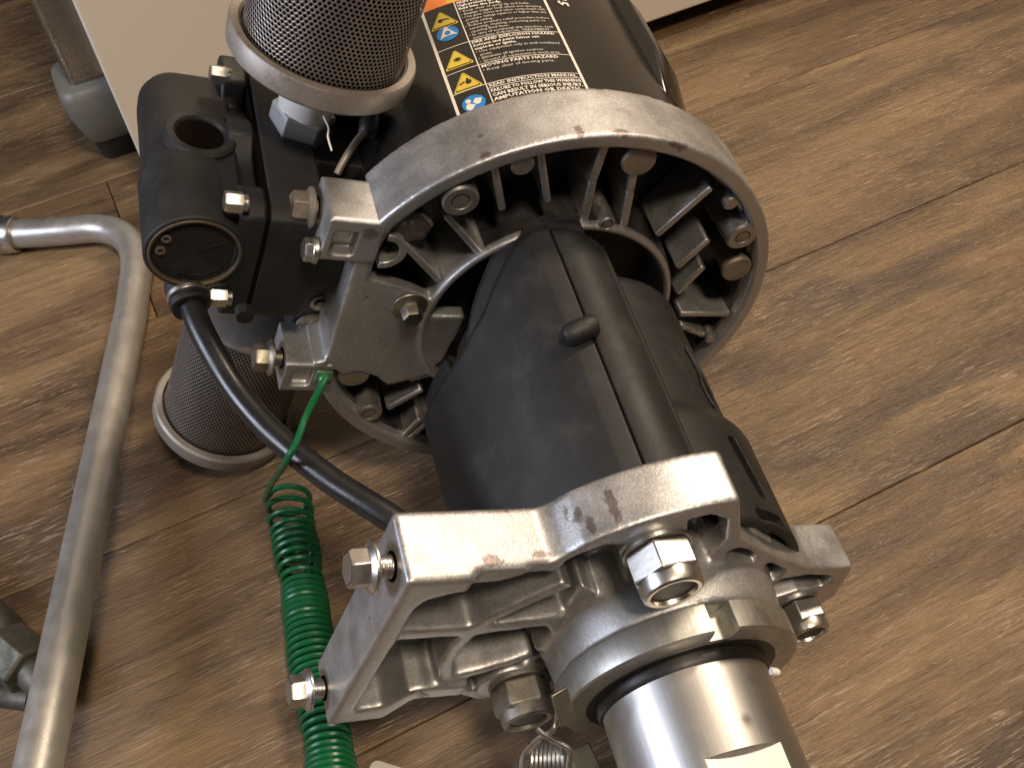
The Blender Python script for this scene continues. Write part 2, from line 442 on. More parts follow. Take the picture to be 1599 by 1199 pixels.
def rtri(cu, cv, s, rad=0.006):
    t = tri(cu, cv + 0.0, s); out = []
    for i in range(3):
        a, b, c = t[i - 1], t[i], t[(i + 1) % 3]
        for q, w in ((a, 0.16), (a, 0.07), (c, 0.07), (c, 0.16)):
            out.append((b[0] + (q[0] - b[0]) * w, b[1] + (q[1] - b[1]) * w))
    return out
def circ(cu, cv, r, n=36, sq=1.0): return [(cu + r * math.cos(2 * math.pi * i / n), cv + sq * r * math.sin(2 * math.pi * i / n)) for i in range(n)]
ic = UC / 2 + 0.002
def icon(name, mat, polys):
    m = MB()
    for pts, lf in polys: upoly(pts, lf, m)
    o = make(name, m, M[mat], label, smooth=False); return o
for (cv, s_) in ((-0.955, 0.098), (-0.690, 0.098), (-0.547, 0.098)):
    icon('warning_triangle', 'yellow', [(rtri(ic, cv, s_ * 1.08), 0.0016)])
    icon('triangle_outline', 'label', [(rtri(ic, cv + 0.001, s_ * 0.95), 0.0022)])
    icon('triangle_face', 'yellow', [(rtri(ic, cv + 0.001, s_ * 0.88), 0.0028)])
def joined(name, mat, polys):
    o = icon(name, mat, polys); o['kind'] = 'stuff'; return o
joined('spray_hand_mark', 'label', [(circ(ic - 0.010, -0.947, 0.010, 12), 0.0034), ([(ic - 0.004, -0.955), (ic + 0.022, -0.950), (ic + 0.024, -0.944), (ic, -0.946)], 0.0035), ([(ic + 0.018, -0.953), (ic + 0.028, -0.942), (ic + 0.022, -0.938)], 0.0036)])
star = []
for i in range(18):
    rr2 = 0.022 if i % 2 else 0.009; star.append((ic + rr2 * math.cos(i * math.pi / 9), -0.682 + 0.8 * rr2 * math.sin(i * math.pi / 9)))
icon('burst_mark', 'label', [(star, 0.0034)])
joined('moving_parts_mark', 'label', [([(ic - 0.028, -0.536), (ic - 0.006, -0.545), (ic - 0.004, -0.538), (ic - 0.026, -0.528)], 0.0034), (circ(ic + 0.010, -0.536, 0.013, 10), 0.0034), ([(ic + 0.004, -0.558), (ic + 0.012, -0.558), (ic + 0.012, -0.545), (ic + 0.004, -0.545)], 0.0034)])
for cv in (-0.858, -0.410): icon('blue_disc', 'blue', [(circ(ic, cv, 0.046, sq=0.98), 0.0016)])
icon('white_triangle_mark', 'white', [([(ic - 0.036, -0.832), (ic - 0.018, -0.842), (ic + 0.022, -0.842), (ic + 0.038, -0.834), (ic + 0.018, -0.868), (ic + 0.004, -0.900), (ic - 0.006, -0.900), (ic - 0.020, -0.868)], 0.0024)])
icon('inner_disc', 'blue', [(circ(ic + 0.001, -0.860, 0.0125, 16), 0.0032)])
joined('reader_mark', 'white', [(circ(ic - 0.018, -0.428, 0.011, 16), 0.0024), ([(ic - 0.034, -0.390), (ic - 0.030, -0.410), (ic - 0.018, -0.416), (ic - 0.004, -0.404), (ic + 0.006, -0.398), (ic - 0.004, -0.388), (ic - 0.012, -0.378), (ic - 0.022, -0.376)], 0.0024), ([(ic - 0.002, -0.412), (ic + 0.010, -0.432), (ic + 0.036, -0.424), (ic + 0.024, -0.398), (ic + 0.010, -0.396)], 0.0030)])
icon('header_triangle', 'yellow', [(tri(UC - 0.010, -1.066, 0.042), 0.0022)])
icon('header_mark', 'label', [([(UC - 0.012, -1.078), (UC - 0.008, -1.078), (UC - 0.009, -1.058), (UC - 0.011, -1.058)], 0.0028)])
def text_pts(s, size, bold=0.0):
    cu = bpy.data.curves.new('t', 'FONT'); cu.body = s; cu.size = size; cu.offset = bold; cu.resolution_u = 1
    o = bpy.data.objects.new('t', cu); COL.objects.link(o)
    bpy.context.view_layer.update()
    me = bpy.data.meshes.new_from_object(o.evaluated_get(bpy.context.evaluated_depsgraph_get()))
    vs = [tuple(v.co) for v in me.vertices]; fs = [tuple(p.vertices) for p in me.polygons]
    bpy.data.objects.remove(o); bpy.data.curves.remove(cu); bpy.data.meshes.remove(me)
    return vs, fs
def put_text(mb, s, u, v, size, bold=0.0, maxw=None, lift=0.0022, spin=0, wide=1.0):
    vs, fs = text_pts(s, size, bold)
    w = max(p[0] for p in vs) * wide; k = wide * min(1.0, (maxw / w) if maxw else 1.0)
    if spin == 0: mb.add([onl(u + x * k, v - y, LR + lift) for x, y, z in vs], fs)
    else: mb.add([onl(u + y * 1.0, v + x * wide, LR + lift) for x, y, z in vs], fs)
tb = MB(); tf = MB()
TU = UC + 0.008; MW = UW - UC - 0.03
def lines(rows, v0, v1):
    n = len(rows); st = (v1 - v0) / n
    for i, (s, b) in enumerate(rows):
        vv = v0 + st * (i + 0.80)
        if b: put_text(tb, s, TU, vv, st * 1.02, 0.0006, MW, wide=1.12)
        else: put_text(tf, s, TU, vv, st * 0.98, 0.0002, MW, wide=1.05)
lines([('SKIN INJECTION HAZARD', 1), ('High-pressure spray is able to inject toxic', 1), ('fluid into the body.', 1), ('\u2022 Keep clear of spray tip and leaks.', 0), ('\u2022 Engage trigger lock when not spraying.', 0), ('\u2022 Use guns, hoses and other components with', 0), ('  pressure ratings equal to or higher than this', 0), ('  pump rating.', 0), ('\u2022 Follow pressure relief procedure before', 0), ('  servicing, cleaning, removing parts or', 0), ('  opening fluid lines.', 0), ('\u2022 In case of accidental skin injection, seek', 0), ('  immediate SURGICAL TREATMENT.', 0)], V[2] + 0.003, V[3] - 0.003)
lines([('FIRE AND EXPLOSION HAZARD', 1), ('Solvent and paint fumes can', 1), ('explode or ignite.', 1), ('\u2022 Use equipment only in well ventilated', 0), ('  areas.', 0), ('\u2022 Eliminate all ignition sources.', 0), ('\u2022 Ground all equipment in work area.', 0)], V[3] + 0.003, V[4] - 0.003)
lines([('MOVING PARTS HAZARD', 1), ('\u2022 Keep clear of moving parts.', 0)], V[4] + 0.004, V[4] + 0.052)
put_text(tb, 'READ INSTRUCTION MANUAL', TU, V[6] - 0.007, 0.023, 0.0006, MW, wide=1.15)
for i, s in enumerate(('FAILURE TO FOLLOW THIS WARNING', 'CAN RESULT IN SERIOUS INJURY,', 'AMPUTATION OR DEATH.')):
    put_text(tb, s, TU, V[6] + 0.026 + i * 0.0255, 0.0255, 0.0008, MW * 1.02, wide=1.15)
for o in (make('label_heading_text', tb, M['white'], label, smooth=False), make('label_fine_text', tf, M['whitefine'], label, smooth=False)): o['kind'] = 'stuff'
rt = MB(); put_text(rt, '15', UW + 0.062, -1.045, 0.068, 0.0025, lift=0.001, spin=1)
make('ratio_lettering', rt, M['white'], motor, smooth=False)

# --- flange casting
fc = MB()
PLX = [(-0.8989, 0.2888), (-0.8806, -0.3346)]
A0, A1 = -154.0, 148.5      # the round rim runs from A0 to A1, the flat plate takes the rest
fc.revolve([(0.925, -0.275), (1.0, -0.275), (1.0, -0.006), (0.994, 0.0), (0.945, 0.0), (0.935, -0.02)], 200, a0=A0 - 8, a1=A1 + 4, closed_prof=True)
fc.revolve([(0.515, -0.26), (0.585, -0.26), (0.560, -0.012), (0.548, -0.004), (0.528, -0.012)], 160, closed_prof=True)
# flat plate on the left with its two mounting blocks
plate = [(-0.8989, 0.2888), (-0.8741, 0.469), pol(0.965, 147), (-0.8427, 0.318), (-0.8363, 0.1825), (-0.7147, 0.1511), (-0.6271, 0.1225), (-0.5506, 0.0845), (-0.5089, 0.1327),
         pol(0.545, 172), pol(0.54, 182), pol(0.54, 192), pol(0.54, 202), pol(0.56, 210), (-0.4056, -0.3706), (-0.4976, -0.4183), (-0.586, -0.4569), (-0.6541, -0.3976), (-0.7412, -0.3666), (-0.8036, -0.3946), (-0.8806, -0.3346)]
fc.prism(plate, -0.075, -0.012)
fc.wall([(-0.8989, 0.2888), (-0.8806, -0.3346)], 0.03, -0.275, -0.012)
fc.prism([(-0.6049, -0.0342), (-0.3642, -0.0202), (-0.3615, -0.1124), (-0.3676, -0.225), (-0.3735, -0.3154), (-0.3946, -0.3425), (-0.3873, -0.422), (-0.4774, -0.4613)], -0.10, -0.035)
flange = make('flange_casting', fc, M['cast'], P, voxel=0.0085, smooth_it=4)
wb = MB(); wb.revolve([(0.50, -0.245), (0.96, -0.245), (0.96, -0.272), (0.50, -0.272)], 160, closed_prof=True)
wb.revolve([(0.912, -0.25), (0.919, -0.060), (0.935, -0.055), (0.935, -0.25)], 160, a0=A0 - 4, a1=A1, closed_prof=True)  # dark skirt inside the rim, added to carry the recess shade
wb.revolve([(0.592, -0.25), (0.5675, -0.035), (0.555, -0.04), (0.575, -0.25)], 160, a0=-150, a1=138, closed_prof=True)  # dark sleeve over the inner ring, added for the same shade
make('inner_web', wb, M['cast_shaded'], flange)  # web in the darkened colour so the bays between ribs look shaded
# mounting blocks (with a recess in the front face)
def block(x0, x1, y0, y1, z0, z1, rx0, rx1, ry0, ry1, dep, name, par, mat='cast', bev=0.012):
    b = MB()
    b.box((x0, y0, z0), (x1, y1, z1 - dep))
    o = [(x0, y0), (x1, y0), (x1, y1), (x0, y1)]; i = [(rx0, ry0), (rx1, ry0), (rx1, ry1), (rx0, ry1)]
    for k in range(4):
        a, b2, c, d = o[k], o[(k + 1) % 4], i[(k + 1) % 4], i[k]
        b.prism([a, b2, c, d], z1 - dep - 0.01, z1)
    return make(name, b, M[mat], par, voxel=0.0085, smooth_it=2)
bt = block(-1.055, -0.842, 0.275, 0.475, -0.235, 0.0, -1.025, -0.935, 0.305, 0.425, 0.06, 'mounting_block', flange)
lab(bt, 'upper mounting block with a square recess')
bb = block(-1.055, -0.855, -0.485, -0.318, -0.235, 0.0, -1.020, -0.935, -0.455, -0.355, 0.035, 'mounting_block', flange)
pad = make('round_pad', MB().cyl((0, 0), 0.034, -0.02, 0.004, 28), M['cast_dim'], flange, bevel=0.004); pad.location = (*(-0.8997, 0.4219), -0.004)
hl = make('pin_hole_shade', MB().cyl((0, 0), 0.020, -0.02, 0.003, 28), M['void'], flange); hl.location = (*(-0.8949, 0.3486), -0.012)  # dark disc, shade of the hole put into its colour
hr = make('hole_rim', MB().ring(0.019, 0.026, -0.02, 0.005, 28), M['cast_dim'], hl)
# half round boss beside the upper block
make('half_round_boss', MB().ring(0.055, 0.085, -0.20, -0.012, 40, c=(-0.8156, 0.3275), a0=-95, a1=95), M['cast'], flange, bevel=0.006)
# radial ribs
def rib(a, b, w=0.030, z1=-0.03, w2=None, z0=-0.24):
    m = MB(); m.bar(a, b, w, z0, z1, w2)
    return make('rib', m, M['cast'], flange, bevel=0.009)
for a, b in ((((-0.7484, 0.3584)), ((-0.5466, 0.1783))), (((-0.6281, 0.5153)), ((-0.4284, 0.3392))), (((-0.5432, 0.7937)), ((-0.4195, 0.5672))),
             (((-0.4033, 0.8954)), ((-0.2538, 0.6272))), (((0.4025, 0.7904)), ((0.2915, 0.5181))), (((0.5479, 0.5258)), ((0.4842, 0.3528))), (((0.6118, 0.3734)), ((0.569, 0.2014))),
             (((0.921, 0.0941)), ((0.6542, 0.074))), (((0.8661, -0.0577)), ((0.6967, -0.0015))), (((-0.3458, -0.7258)), ((-0.3961, -0.8771))), (((-0.4042, -0.5073)), ((-0.5289, -0.6504)))):
    rib(a, b)
# the two bent ribs at the top
for pts in ([(-0.1464, 0.9358), (-0.1175, 0.7502), (-0.0618, 0.5459)], [(0.0211, 0.8415), (0.0598, 0.7271), (0.1148, 0.5605)]):
    make('rib', MB().wall(pts, 0.032, -0.24, -0.03), M['cast'], flange, bevel=0.008)
for a in (-25, -48, -70, -92, -112): rib(pol(0.94, a), pol(0.55, a))
# threaded bosses
def boss(x, y, r, hr_, z0=-0.24, z1=0.0, thread=True):
    b = MB(); b.revolve([(r * 1.12, z0), (r, z1 - 0.008), (r - 0.008, z1), (hr_ + 0.008, z1), (hr_, z1 - 0.008), (hr_, z1 - 0.12), (0.001, z1 - 0.12)], 48, closed_prof=False)
    o = make('threaded_boss', b, M['cast_dim'], flange); o.location = (x, y, 0)
    if thread:
        t = MB()
        for k in range(7): t.revolve([(hr_ * 1.02, -0.10 + k * 0.014), (hr_ * 0.86, -0.093 + k * 0.014), (hr_ * 1.02, -0.086 + k * 0.014)], 24)
        t.cyl((0, 0), hr_ * 1.0, -0.118, -0.11, 24)
        o2 = make('thread', t, M['bolt_dark'], flange); o2.location = (x, y, z1)
    return o
for p, r, h, z1 in (((-0.6108, 0.6138), 0.070, 0.030, 0.0), ((0.6674, 0.5869), 0.070, 0.028, 0.0), ((-0.6161, -0.6596), 0.062, 0.028, -0.01), ((0.0212, 0.5748), 0.034, 0.019, -0.006), (pol(0.88, -45), 0.07, 0.028, 0.0)):
    boss(p[0], p[1], r, h, z1=z1)
# cast pins on the rim
for p, r in ((pol(0.905, 118.5), 0.044), (pol(0.905, 55), 0.034), ((-0.471, -0.8453), 0.026), (pol(0.905, -4), 0.028), (pol(0.925, 45), 0.012)):
    o = make('cast_pin', MB().revolve([(r * 1.05, -0.24), (r, -0.006), (r - 0.006, 0.0), (0.001, 0.001)], 32), M['cast_dim'], flange); o.location = (p[0], p[1], -0.012)
# bolts in the casting
def bolt(name, mb, mat, loc, axis=(0, 0, 1), spin=0.0, label_=None, bevel=0.0):
    o = make(name, mb, M[mat], P, bevel=bevel, angle=30); place(o, loc, axis, spin)
    if label_: lab(o, label_)
    return o
b1 = bolt('hex_bolt', hex_bolt_mb(0.082, 0.05, 0, shank=0.12, sr=0.05, dish=False), 'bolt_dark', (*(-0.7321, 0.4292), -0.09), spin=0.3, label_='dark hex bolt with grade marks', bevel=0.004)
gm = MB(); 
for s, x, y in (('8.8', -0.040, 0.020), ('K', 0.020, -0.045), ('M', -0.045, -0.050)):
    vs, fs = text_pts(s, 0.040, 0.001); gm.add([(x + a, y + b, 0.0515) for a, b, c in vs], fs)
make('grade_mark', gm, M['zinc'], b1, smooth=False)['kind'] = 'stuff'
for p, lb in (((0.0206, 0.8752), 'stained round bolt head in the top bay'), ((0.7767, 0.3833), 'rusty round bolt head beside the right boss'), ((-0.7466, -0.4085), 'worn round bolt head above the lower boss')):
    q = MB().revolve([(0.058, -0.17), (0.058, 0.0), (0.066, 0.002), (0.070, 0.022), (0.064, 0.034), (0.001, 0.035)], 8 if 0 else 36)
    bolt('round_head_bolt', q, 'rust', (p[0], p[1], -0.055), label_=lb)
bolt('flange_bolt', hex_bolt_mb(0.043, 0.075, 0.072, 0.018, dish=False), 'olive', (*(-0.6389, 0.0549), -0.008), spin=0.2, label_='yellowish hex flange bolt in the flat plate', bevel=0.003)

# --- central core behind the guard
core = MB().revolve([(0.515, -0.268), (0.515, -0.20), (0.30, -0.20), (0.30, 0.0), (0.42, 0.10), (0.46, 0.25), (0.49, 0.40), (0.50, 0.7), (0.50, 1.22)], 96)
make('guard_core', core, M['black'], P)

# --- guard shells
def shell(name, rfun, th, zlo, zhi, nt_, nz, mat, skip=None, thick=0.025, parent=P, smooth_z=True):
    vs = []; fs = []
    for i in range(nt_ + 1):
        a = th[0] + (th[1] - th[0]) * i / nt_
        z0 = zlo(a) if callable(zlo) else zlo; z1 = zhi(a) if callable(zhi) else zhi
        for j in range(nz + 1):
            z = z0 + (z1 - z0) * j / nz; r = rfun(a, z); vs.append((*pol(r, a), z))
    for i in range(nt_):
        for j in range(nz):
            if skip:
                a = th[0] + (th[1] - th[0]) * (i + 0.5) / nt_; z = (vs[i * (nz + 1) + j][2] + vs[i * (nz + 1) + j + 1][2]) / 2
                if skip(a, z): continue
            k = i * (nz + 1) + j; fs.append((k, k + 1, k + nz + 2, k + nz + 1))
    return make(name, MB().add(vs, fs), M[mat], parent, solid=thick, angle=40, bevel=0.0)
def lerp_tab(tab):
    def f(a):
        if a <= tab[0][0]: return tab[0][1]
        for (a0, v0), (a1, v1) in zip(tab[:-1], tab[1:]):
            if a <= a1: return v0 + (v1 - v0) * (a - a0) / (a1 - a0)
        return tab[-1][1]
    return f
# rounded shoulder of the left half: radius swells from the seam to the wide side
def r_left(a, z):
    s = min(1.0, max(0.0, (a - 120) / 85.0)); k = min(1.0, max(0.0, (a - 205) / 30.0))
    return 0.602 - 0.058 * math.sin(math.pi * s) + 0.012 * s - 0.02 * k
zcut = lerp_tab([(113, 0.002), (120, 0.010), (124.2, 0.024), (128.3, 0.05), (137.4, 0.134), (147, 0.228), (156.5, 0.278), (165.5, 0.314), (172.6, 0.329), (187, 0.335), (215, 0.335), (240, 0.36)])
shell('guard_half_left', r_left, (113.2, 250), zcut, 1.26, 180, 40, 'guard', thick=0.028)
zlip = lerp_tab([(99, -0.03), (108, -0.06), (115, -0.098), (120, -0.106), (125, -0.103), (132, -0.053), (138, -0.006), (147, 0.072), (154, 0.134), (163, 0.242), (166, 0.30)])
shell('guard_lip', lambda a, z: r_left(max(a, 113), z) - 0.034, (99, 167), zlip, 0.55, 100, 14, 'black', thick=0.03)
shell('guard_lip', lambda a, z: r_left(a, z) - 0.030, (178, 222), 0.235, 0.6, 40, 8, 'black', thick=0.03)
def r_strip(a, z):
    s = (a - 94.0) / (112.4 - 94.0)
    s = min(1, max(0, s)); return 0.556 + 0.046 * math.sin(math.pi * (0.02 + 0.66 * s)) 
shell('guard_rail', r_strip, (92.5, 112.6), lambda a: 0.02 + 0.004 * (112 - a), 1.26, 24, 30, 'guard', thick=0.05)
def r_right(a, z):
    t = min(1, max(0, (z - 0.78) / 0.12)); return 0.505 + 0.045 * t * t * (3 - 2 * t)
right = shell('guard_half_right', r_right, (-110, 97), 0.205, 1.32, 150, 40, 'guard', thick=0.035)
cut = MB()
for (a0, z0, a1, z1, w_) in ((69, 0.99, 66, 1.19, 0.026), (73, 1.285, 60, 1.29, 0.022), (44, 0.95, 44, 1.2, 0.03)):
    am = (a0 + a1) / 2; tx, ty = -math.sin(am * D), math.cos(am * D); ring0 = []
    for i in range(28):
        t = 2 * math.pi * i / 28; e = (a1, z1) if math.cos(t) > 0 else (a0, z0)
        L_ = math.hypot((a1 - a0) * 0.0096, z1 - z0); ux, uz = (a1 - a0) * 0.0096 / L_, (z1 - z0) / L_
        s_ = (e[0] - am) * 0.0096 + w_ * (math.cos(t) * ux - math.sin(t) * uz); zz = e[1] + w_ * (math.cos(t) * uz + math.sin(t) * ux)
        ring0.append((s_, zz))
    cut.loft([[(r * math.cos(am * D) + s_ * tx, r * math.sin(am * D) + s_ * ty, zz) for s_, zz in ring0] for r in (0.40, 0.70)])
co_ = make('cutter', cut, M['guard'], None, smooth=False); co_.parent = P
bo = right.modifiers.new('slots', 'BOOLEAN'); bo.object = co_; bo.operation = 'DIFFERENCE'; bo.solver = 'EXACT'
bpy.context.view_layer.update()
nm_ = bpy.data.meshes.new_from_object(right.evaluated_get(bpy.context.evaluated_depsgraph_get()))
right.modifiers.clear(); right.data = nm_; bpy.data.objects.remove(co_)
# raised vent outline on the right half
vo = []
for (a, z) in ((62, 0.50), (57, 0.58), (56, 0.70), (60, 0.78), (63, 0.70), (60, 0.62), (62, 0.52)): vo.append((*pol(0.512, a), z))
make('vent_outline', MB().tube(spline(vo, 6), 0.006, 8), M['black'], P)
# tab boss across the seam
cap = [(*pol(0.626 + 0.006 * math.cos(t), 122.5 - 11.5 * (t + 1) / 2 * 1.0), 0.562 - 0.012 * (t + 1)) for t in (-1.0, -0.9, -0.7, -0.35, 0, 0.35, 0.8, 0.92, 0.93)]
tabb = make('seam_boss', MB().tube(cap, 0.05, 20, radii=[0.018, 0.032, 0.040, 0.042, 0.042, 0.042, 0.042, 0.037, 0.030]), M['black'], P, subsurf=0)
# --- lower bracket casting
ZF, ZB = 1.425, 1.205
lb = MB()
def offs_in(poly, d):
    n = len(poly); out = []
    for i in range(n):
        a, b, c = Vector(poly[i - 1]), Vector(poly[i]), Vector(poly[(i + 1) % n])
        n1 = Vector((-(b - a).y, (b - a).x)).normalized(); n2 = Vector((-(c - b).y, (c - b).x)).normalized()
        m = (n1 + n2); m = m / max(0.35, m.length_squared / 2 * 1.0) if m.length > 1e-6 else n1
        out.append(tuple(b + m * d * (1 if m.length < 2.2 else 0.7)))
    return out
TOPY = 0.475
outl = [(-1.07, TOPY), (-0.62, TOPY), (-0.585, 0.50)] + arc(0.78, 134, 99, 12) + [(-0.105, 0.755), (0.03, 0.545), (0.26, 0.41), (0.485, 0.30), (0.69, 0.29), (0.775, 0.07), (0.70, -0.10), (0.55, -0.20), (0.50, -0.42), (0.20, -0.52), (-0.05, -0.56), (-0.25, -0.62), (-0.46, -0.62), (-0.57, -0.54), (-0.62, -0.385), (-0.80, -0.365), (-0.87, -0.505), (-1.07, -0.505)]
outl = outl[::-1]     # counter-clockwise
lb.prism(outl, ZB - 0.01, ZB + 0.03)
def seg(pts, w, z1=ZF, z0=ZB): lb.wall(pts, w, z0, z1)
w = 0.045
# top wall, deep part then the shallower arc
lb.box((-1.07, TOPY - 0.085, ZB), (-0.865, TOPY, ZF))
lb.prism([(-0.87, TOPY - 0.085), (-0.76, TOPY - 0.075), (-0.70, TOPY - 0.05), (-0.70, TOPY), (-0.87, TOPY)], ZB, 1.40)
lb.box((-0.87, TOPY - 0.05, ZB), (-0.60, TOPY, 1.392))
lb.revolve([(0.735, ZB), (0.78, ZB), (0.78, 1.382), (0.735, 1.382)], 40, a0=98.5, a1=134.5, closed_prof=True)
lb.prism([(-0.62, TOPY - 0.05), (-0.62, TOPY), (-0.585, 0.50), pol(0.78, 134), pol(0.735, 134)], ZB, 1.386)
seg([(-0.125, 0.735), (0.005, 0.535)], w, 1.385); seg([(0.005, 0.525), (0.24, 0.39), (0.47, 0.28)], w, 1.385)
lb.prism([(0.455, 0.245), (0.69, 0.24), (0.69, 0.29), (0.485, 0.30)], ZB + 0.02, 1.385); seg([(0.67, 0.27), (0.750, 0.065), (0.68, -0.09)], w, 1.385)
seg([(0.68, -0.09), (0.53, -0.20), (0.48, -0.40)], w, 1.37); seg([(0.30, 0.20), (0.70, 0.10)], 0.04, 1.385)
# mounting face wall and its front land
lb.box((-1.07, -0.505, ZB), (-1.0, TOPY, ZF))
lb.prism([(-1.07, 0.475), (-0.865, 0.475), (-0.87, 0.40), (-0.98, 0.36), (-1.0, 0.30), (-1.07, 0.3)][::-1], ZF - 0.05, ZF)
# bottom edge with its notch
lb.prism([(-1.07, -0.505), (-0.87, -0.505), (-0.80, -0.365), (-0.62, -0.385), (-0.62, -0.30), (-0.79, -0.285), (-0.84, -0.30), (-0.90, -0.40), (-1.0, -0.41)], ZB, ZF)
seg([(-0.62, -0.36), (-0.55, -0.52), (-0.45, -0.595), (-0.26, -0.595), (-0.06, -0.54), (0.20, -0.50), (0.48, -0.40)], w, 1.36)
# inner ribs
seg([(-1.03, 0.105), (-0.74, 0.085), (-0.45, 0.11)], 0.062, 1.405)
seg([(-0.735, 0.09), (-0.70, 0.16), (-0.60, 0.27), (-0.47, 0.40), (-0.42, 0.46)], 0.052, 1.405)
seg([(-0.735, 0.09), (-0.755, -0.02), (-0.745, -0.15), (-0.70, -0.30)], 0.052, 1.405)
seg([(-0.70, -0.285), (-0.58, -0.25), (-0.44, -0.17)], 0.045, 1.40)
seg([(-0.60, 0.445), (-0.50, 0.38), (-0.38, 0.30)], 0.05, 1.395)
seg([(-0.46, 0.10), (-0.41, 0.02), (-0.42, -0.1)], 0.045, 1.41)
lb.prism([(-0.60, 0.44), (-0.56, 0.50)] + arc(0.755, 133, 100, 10) + [(-0.12, 0.73), (0.005, 0.535), (0.24, 0.395), (0.47, 0.285), (0.685, 0.275), (0.755, 0.07), (0.68, -0.085), (0.50, -0.18), (0.30, -0.30), (-0.2, -0.4), (-0.40, -0.15), (-0.42, 0.10), (-0.44, 0.28)][::-1], ZB + 0.01, 1.383)
# tie rod seats
for a, r in ((118, 0.59), (-133.6, 0.59), (4, 0.59)):
    c = pol(r, a); lb.cyl(c, 0.122, ZB, 1.385, 40); lb.bar(c, pol(0.30, a), 0.14, ZB, 1.36)
bracket = make('lower_bracket', lb, M['cast'], P, voxel=0.0095, smooth_it=3)
pk = MB()
for poly in ([(0.0437, 0.4057), (0.0226, 0.4646), (0.0499, 0.4859), (0.1043, 0.4646), (0.1632, 0.4261), (0.2017, 0.3548), (0.2149, 0.2926), (0.1019, 0.3278)],
             [(0.2653, 0.2865), (0.2366, 0.3508), (0.2564, 0.3701), (0.3636, 0.3058), (0.3726, 0.2554), (0.3609, 0.1883)],
             [(0.3949, 0.1414), (0.3724, 0.2052), (0.3952, 0.239), (0.4972, 0.2583), (0.6048, 0.2406), (0.6552, 0.2014), (0.6477, 0.1498), (0.5366, 0.136), (0.4624, 0.0885)],
             [(-0.2514, 0.6753), (-0.1806, 0.6952), (-0.1037, 0.6651), (-0.0365, 0.5484), (-0.0313, 0.446), (0.0045, 0.3519), (-0.0644, 0.4092), (-0.178, 0.5304)],
             [(-0.6008, 0.4109), (-0.5771, 0.4648), (-0.5313, 0.5156), (-0.4624, 0.5527), (-0.4269, 0.5385), (-0.3589, 0.4334), (-0.2434, 0.2652), (-0.2541, 0.224), (-0.3112, 0.1978), (-0.3872, 0.268), (-0.5345, 0.3681)]):
    pk.prism(poly, ZB + 0.035, 1.62)
kc = make('cutter', pk, M['cast'], None, smooth=False); kc.parent = P
bracket.modifiers.clear()
for tp in ('A', 'B'):
    if tp == 'B':
        md = bracket.modifiers.new('cut', 'BOOLEAN'); md.object = kc; md.operation = 'DIFFERENCE'; md.solver = 'EXACT'
    else:
        md = bracket.modifiers.new('remesh' + tp, 'REMESH'); md.mode = 'VOXEL'; md.voxel_size = 0.010 if tp == 'A' else 0.0085; md.use_smooth_shade = True
bpy.context.view_layer.update()
nm_ = bpy.data.meshes.new_from_object(bracket.evaluated_get(bpy.context.evaluated_depsgraph_get()))
bracket.modifiers.clear(); bpy.data.objects.remove(kc)
hb = MB(); hb.v = [tuple(v.co) for v in nm_.vertices]; hb.f = [tuple(p.vertices) for p in nm_.polygons]
hb.revolve([(0.28, ZB), (0.425, ZB), (0.425, 1.35), (0.421, 1.39), (0.413, 1.45), (0.404, 1.522), (0.28, 1.522)], 120)
hb.cyl(pol(0.602, 118), 0.100, ZB, 1.388, 32); hb.bar(pol(0.60, 118), pol(0.38, 118), 0.05, ZB, 1.38)
b2 = make('bracket_tmp', hb, M['cast'], P)
md = b2.modifiers.new('r', 'REMESH'); md.mode = 'VOXEL'; md.voxel_size = 0.0088; md.use_smooth_shade = True
md = b2.modifiers.new('s', 'SMOOTH'); md.factor = 0.5; md.iterations = 3
bpy.context.view_layer.update()
bracket.data = bpy.data.meshes.new_from_object(b2.evaluated_get(bpy.context.evaluated_depsgraph_get()))
bpy.data.objects.remove(b2)
print('bracket faces', len(nm_.polygons))
for (x, y) in ((-1.0, 0.27), (-1.0, -0.33)): pass
# engraved digit
vs, fs = text_pts('3', 0.11, 0.001)
o = make('cast_numeral', MB().add([(x, y, 0.0) for x, y, z in vs], fs), M['cast_dim'], bracket, smooth=False, solid=0.006)
o.location = (-0.71, -0.36, ZF - 0.022); o.rotation_euler = (0, 0, R_(-90))

# --- collar nut and ring
cl = MB(); cl.ring(0.29, 0.338, 1.515, 1.617, 120)
for k in range(2):
    m0 = 98 + 180 * k + 6; m1 = 98 + 180 * (k + 1) - 6
    cl.revolve([(0.33, 1.523), (0.414, 1.523), (0.416, 1.528), (0.416, 1.615), (0.410, 1.622), (0.33, 1.622)], 90, a0=m0, a1=m1, closed_prof=True)
make('slotted_collar', cl, M['collar'], P, bevel=0.0)
make('collar_grease', MB().revolve([(0.336, 1.615), (0.334, 1.6245), (0.31, 1.626), (0.285, 1.628)], 120), M['grease'], P)
gk = MB().revolve([(0.300, 1.62), (0.302, 1.650), (0.296, 1.662), (0.286, 1.664)], 120); make('cylinder_seal', gk, M['grease'], P)
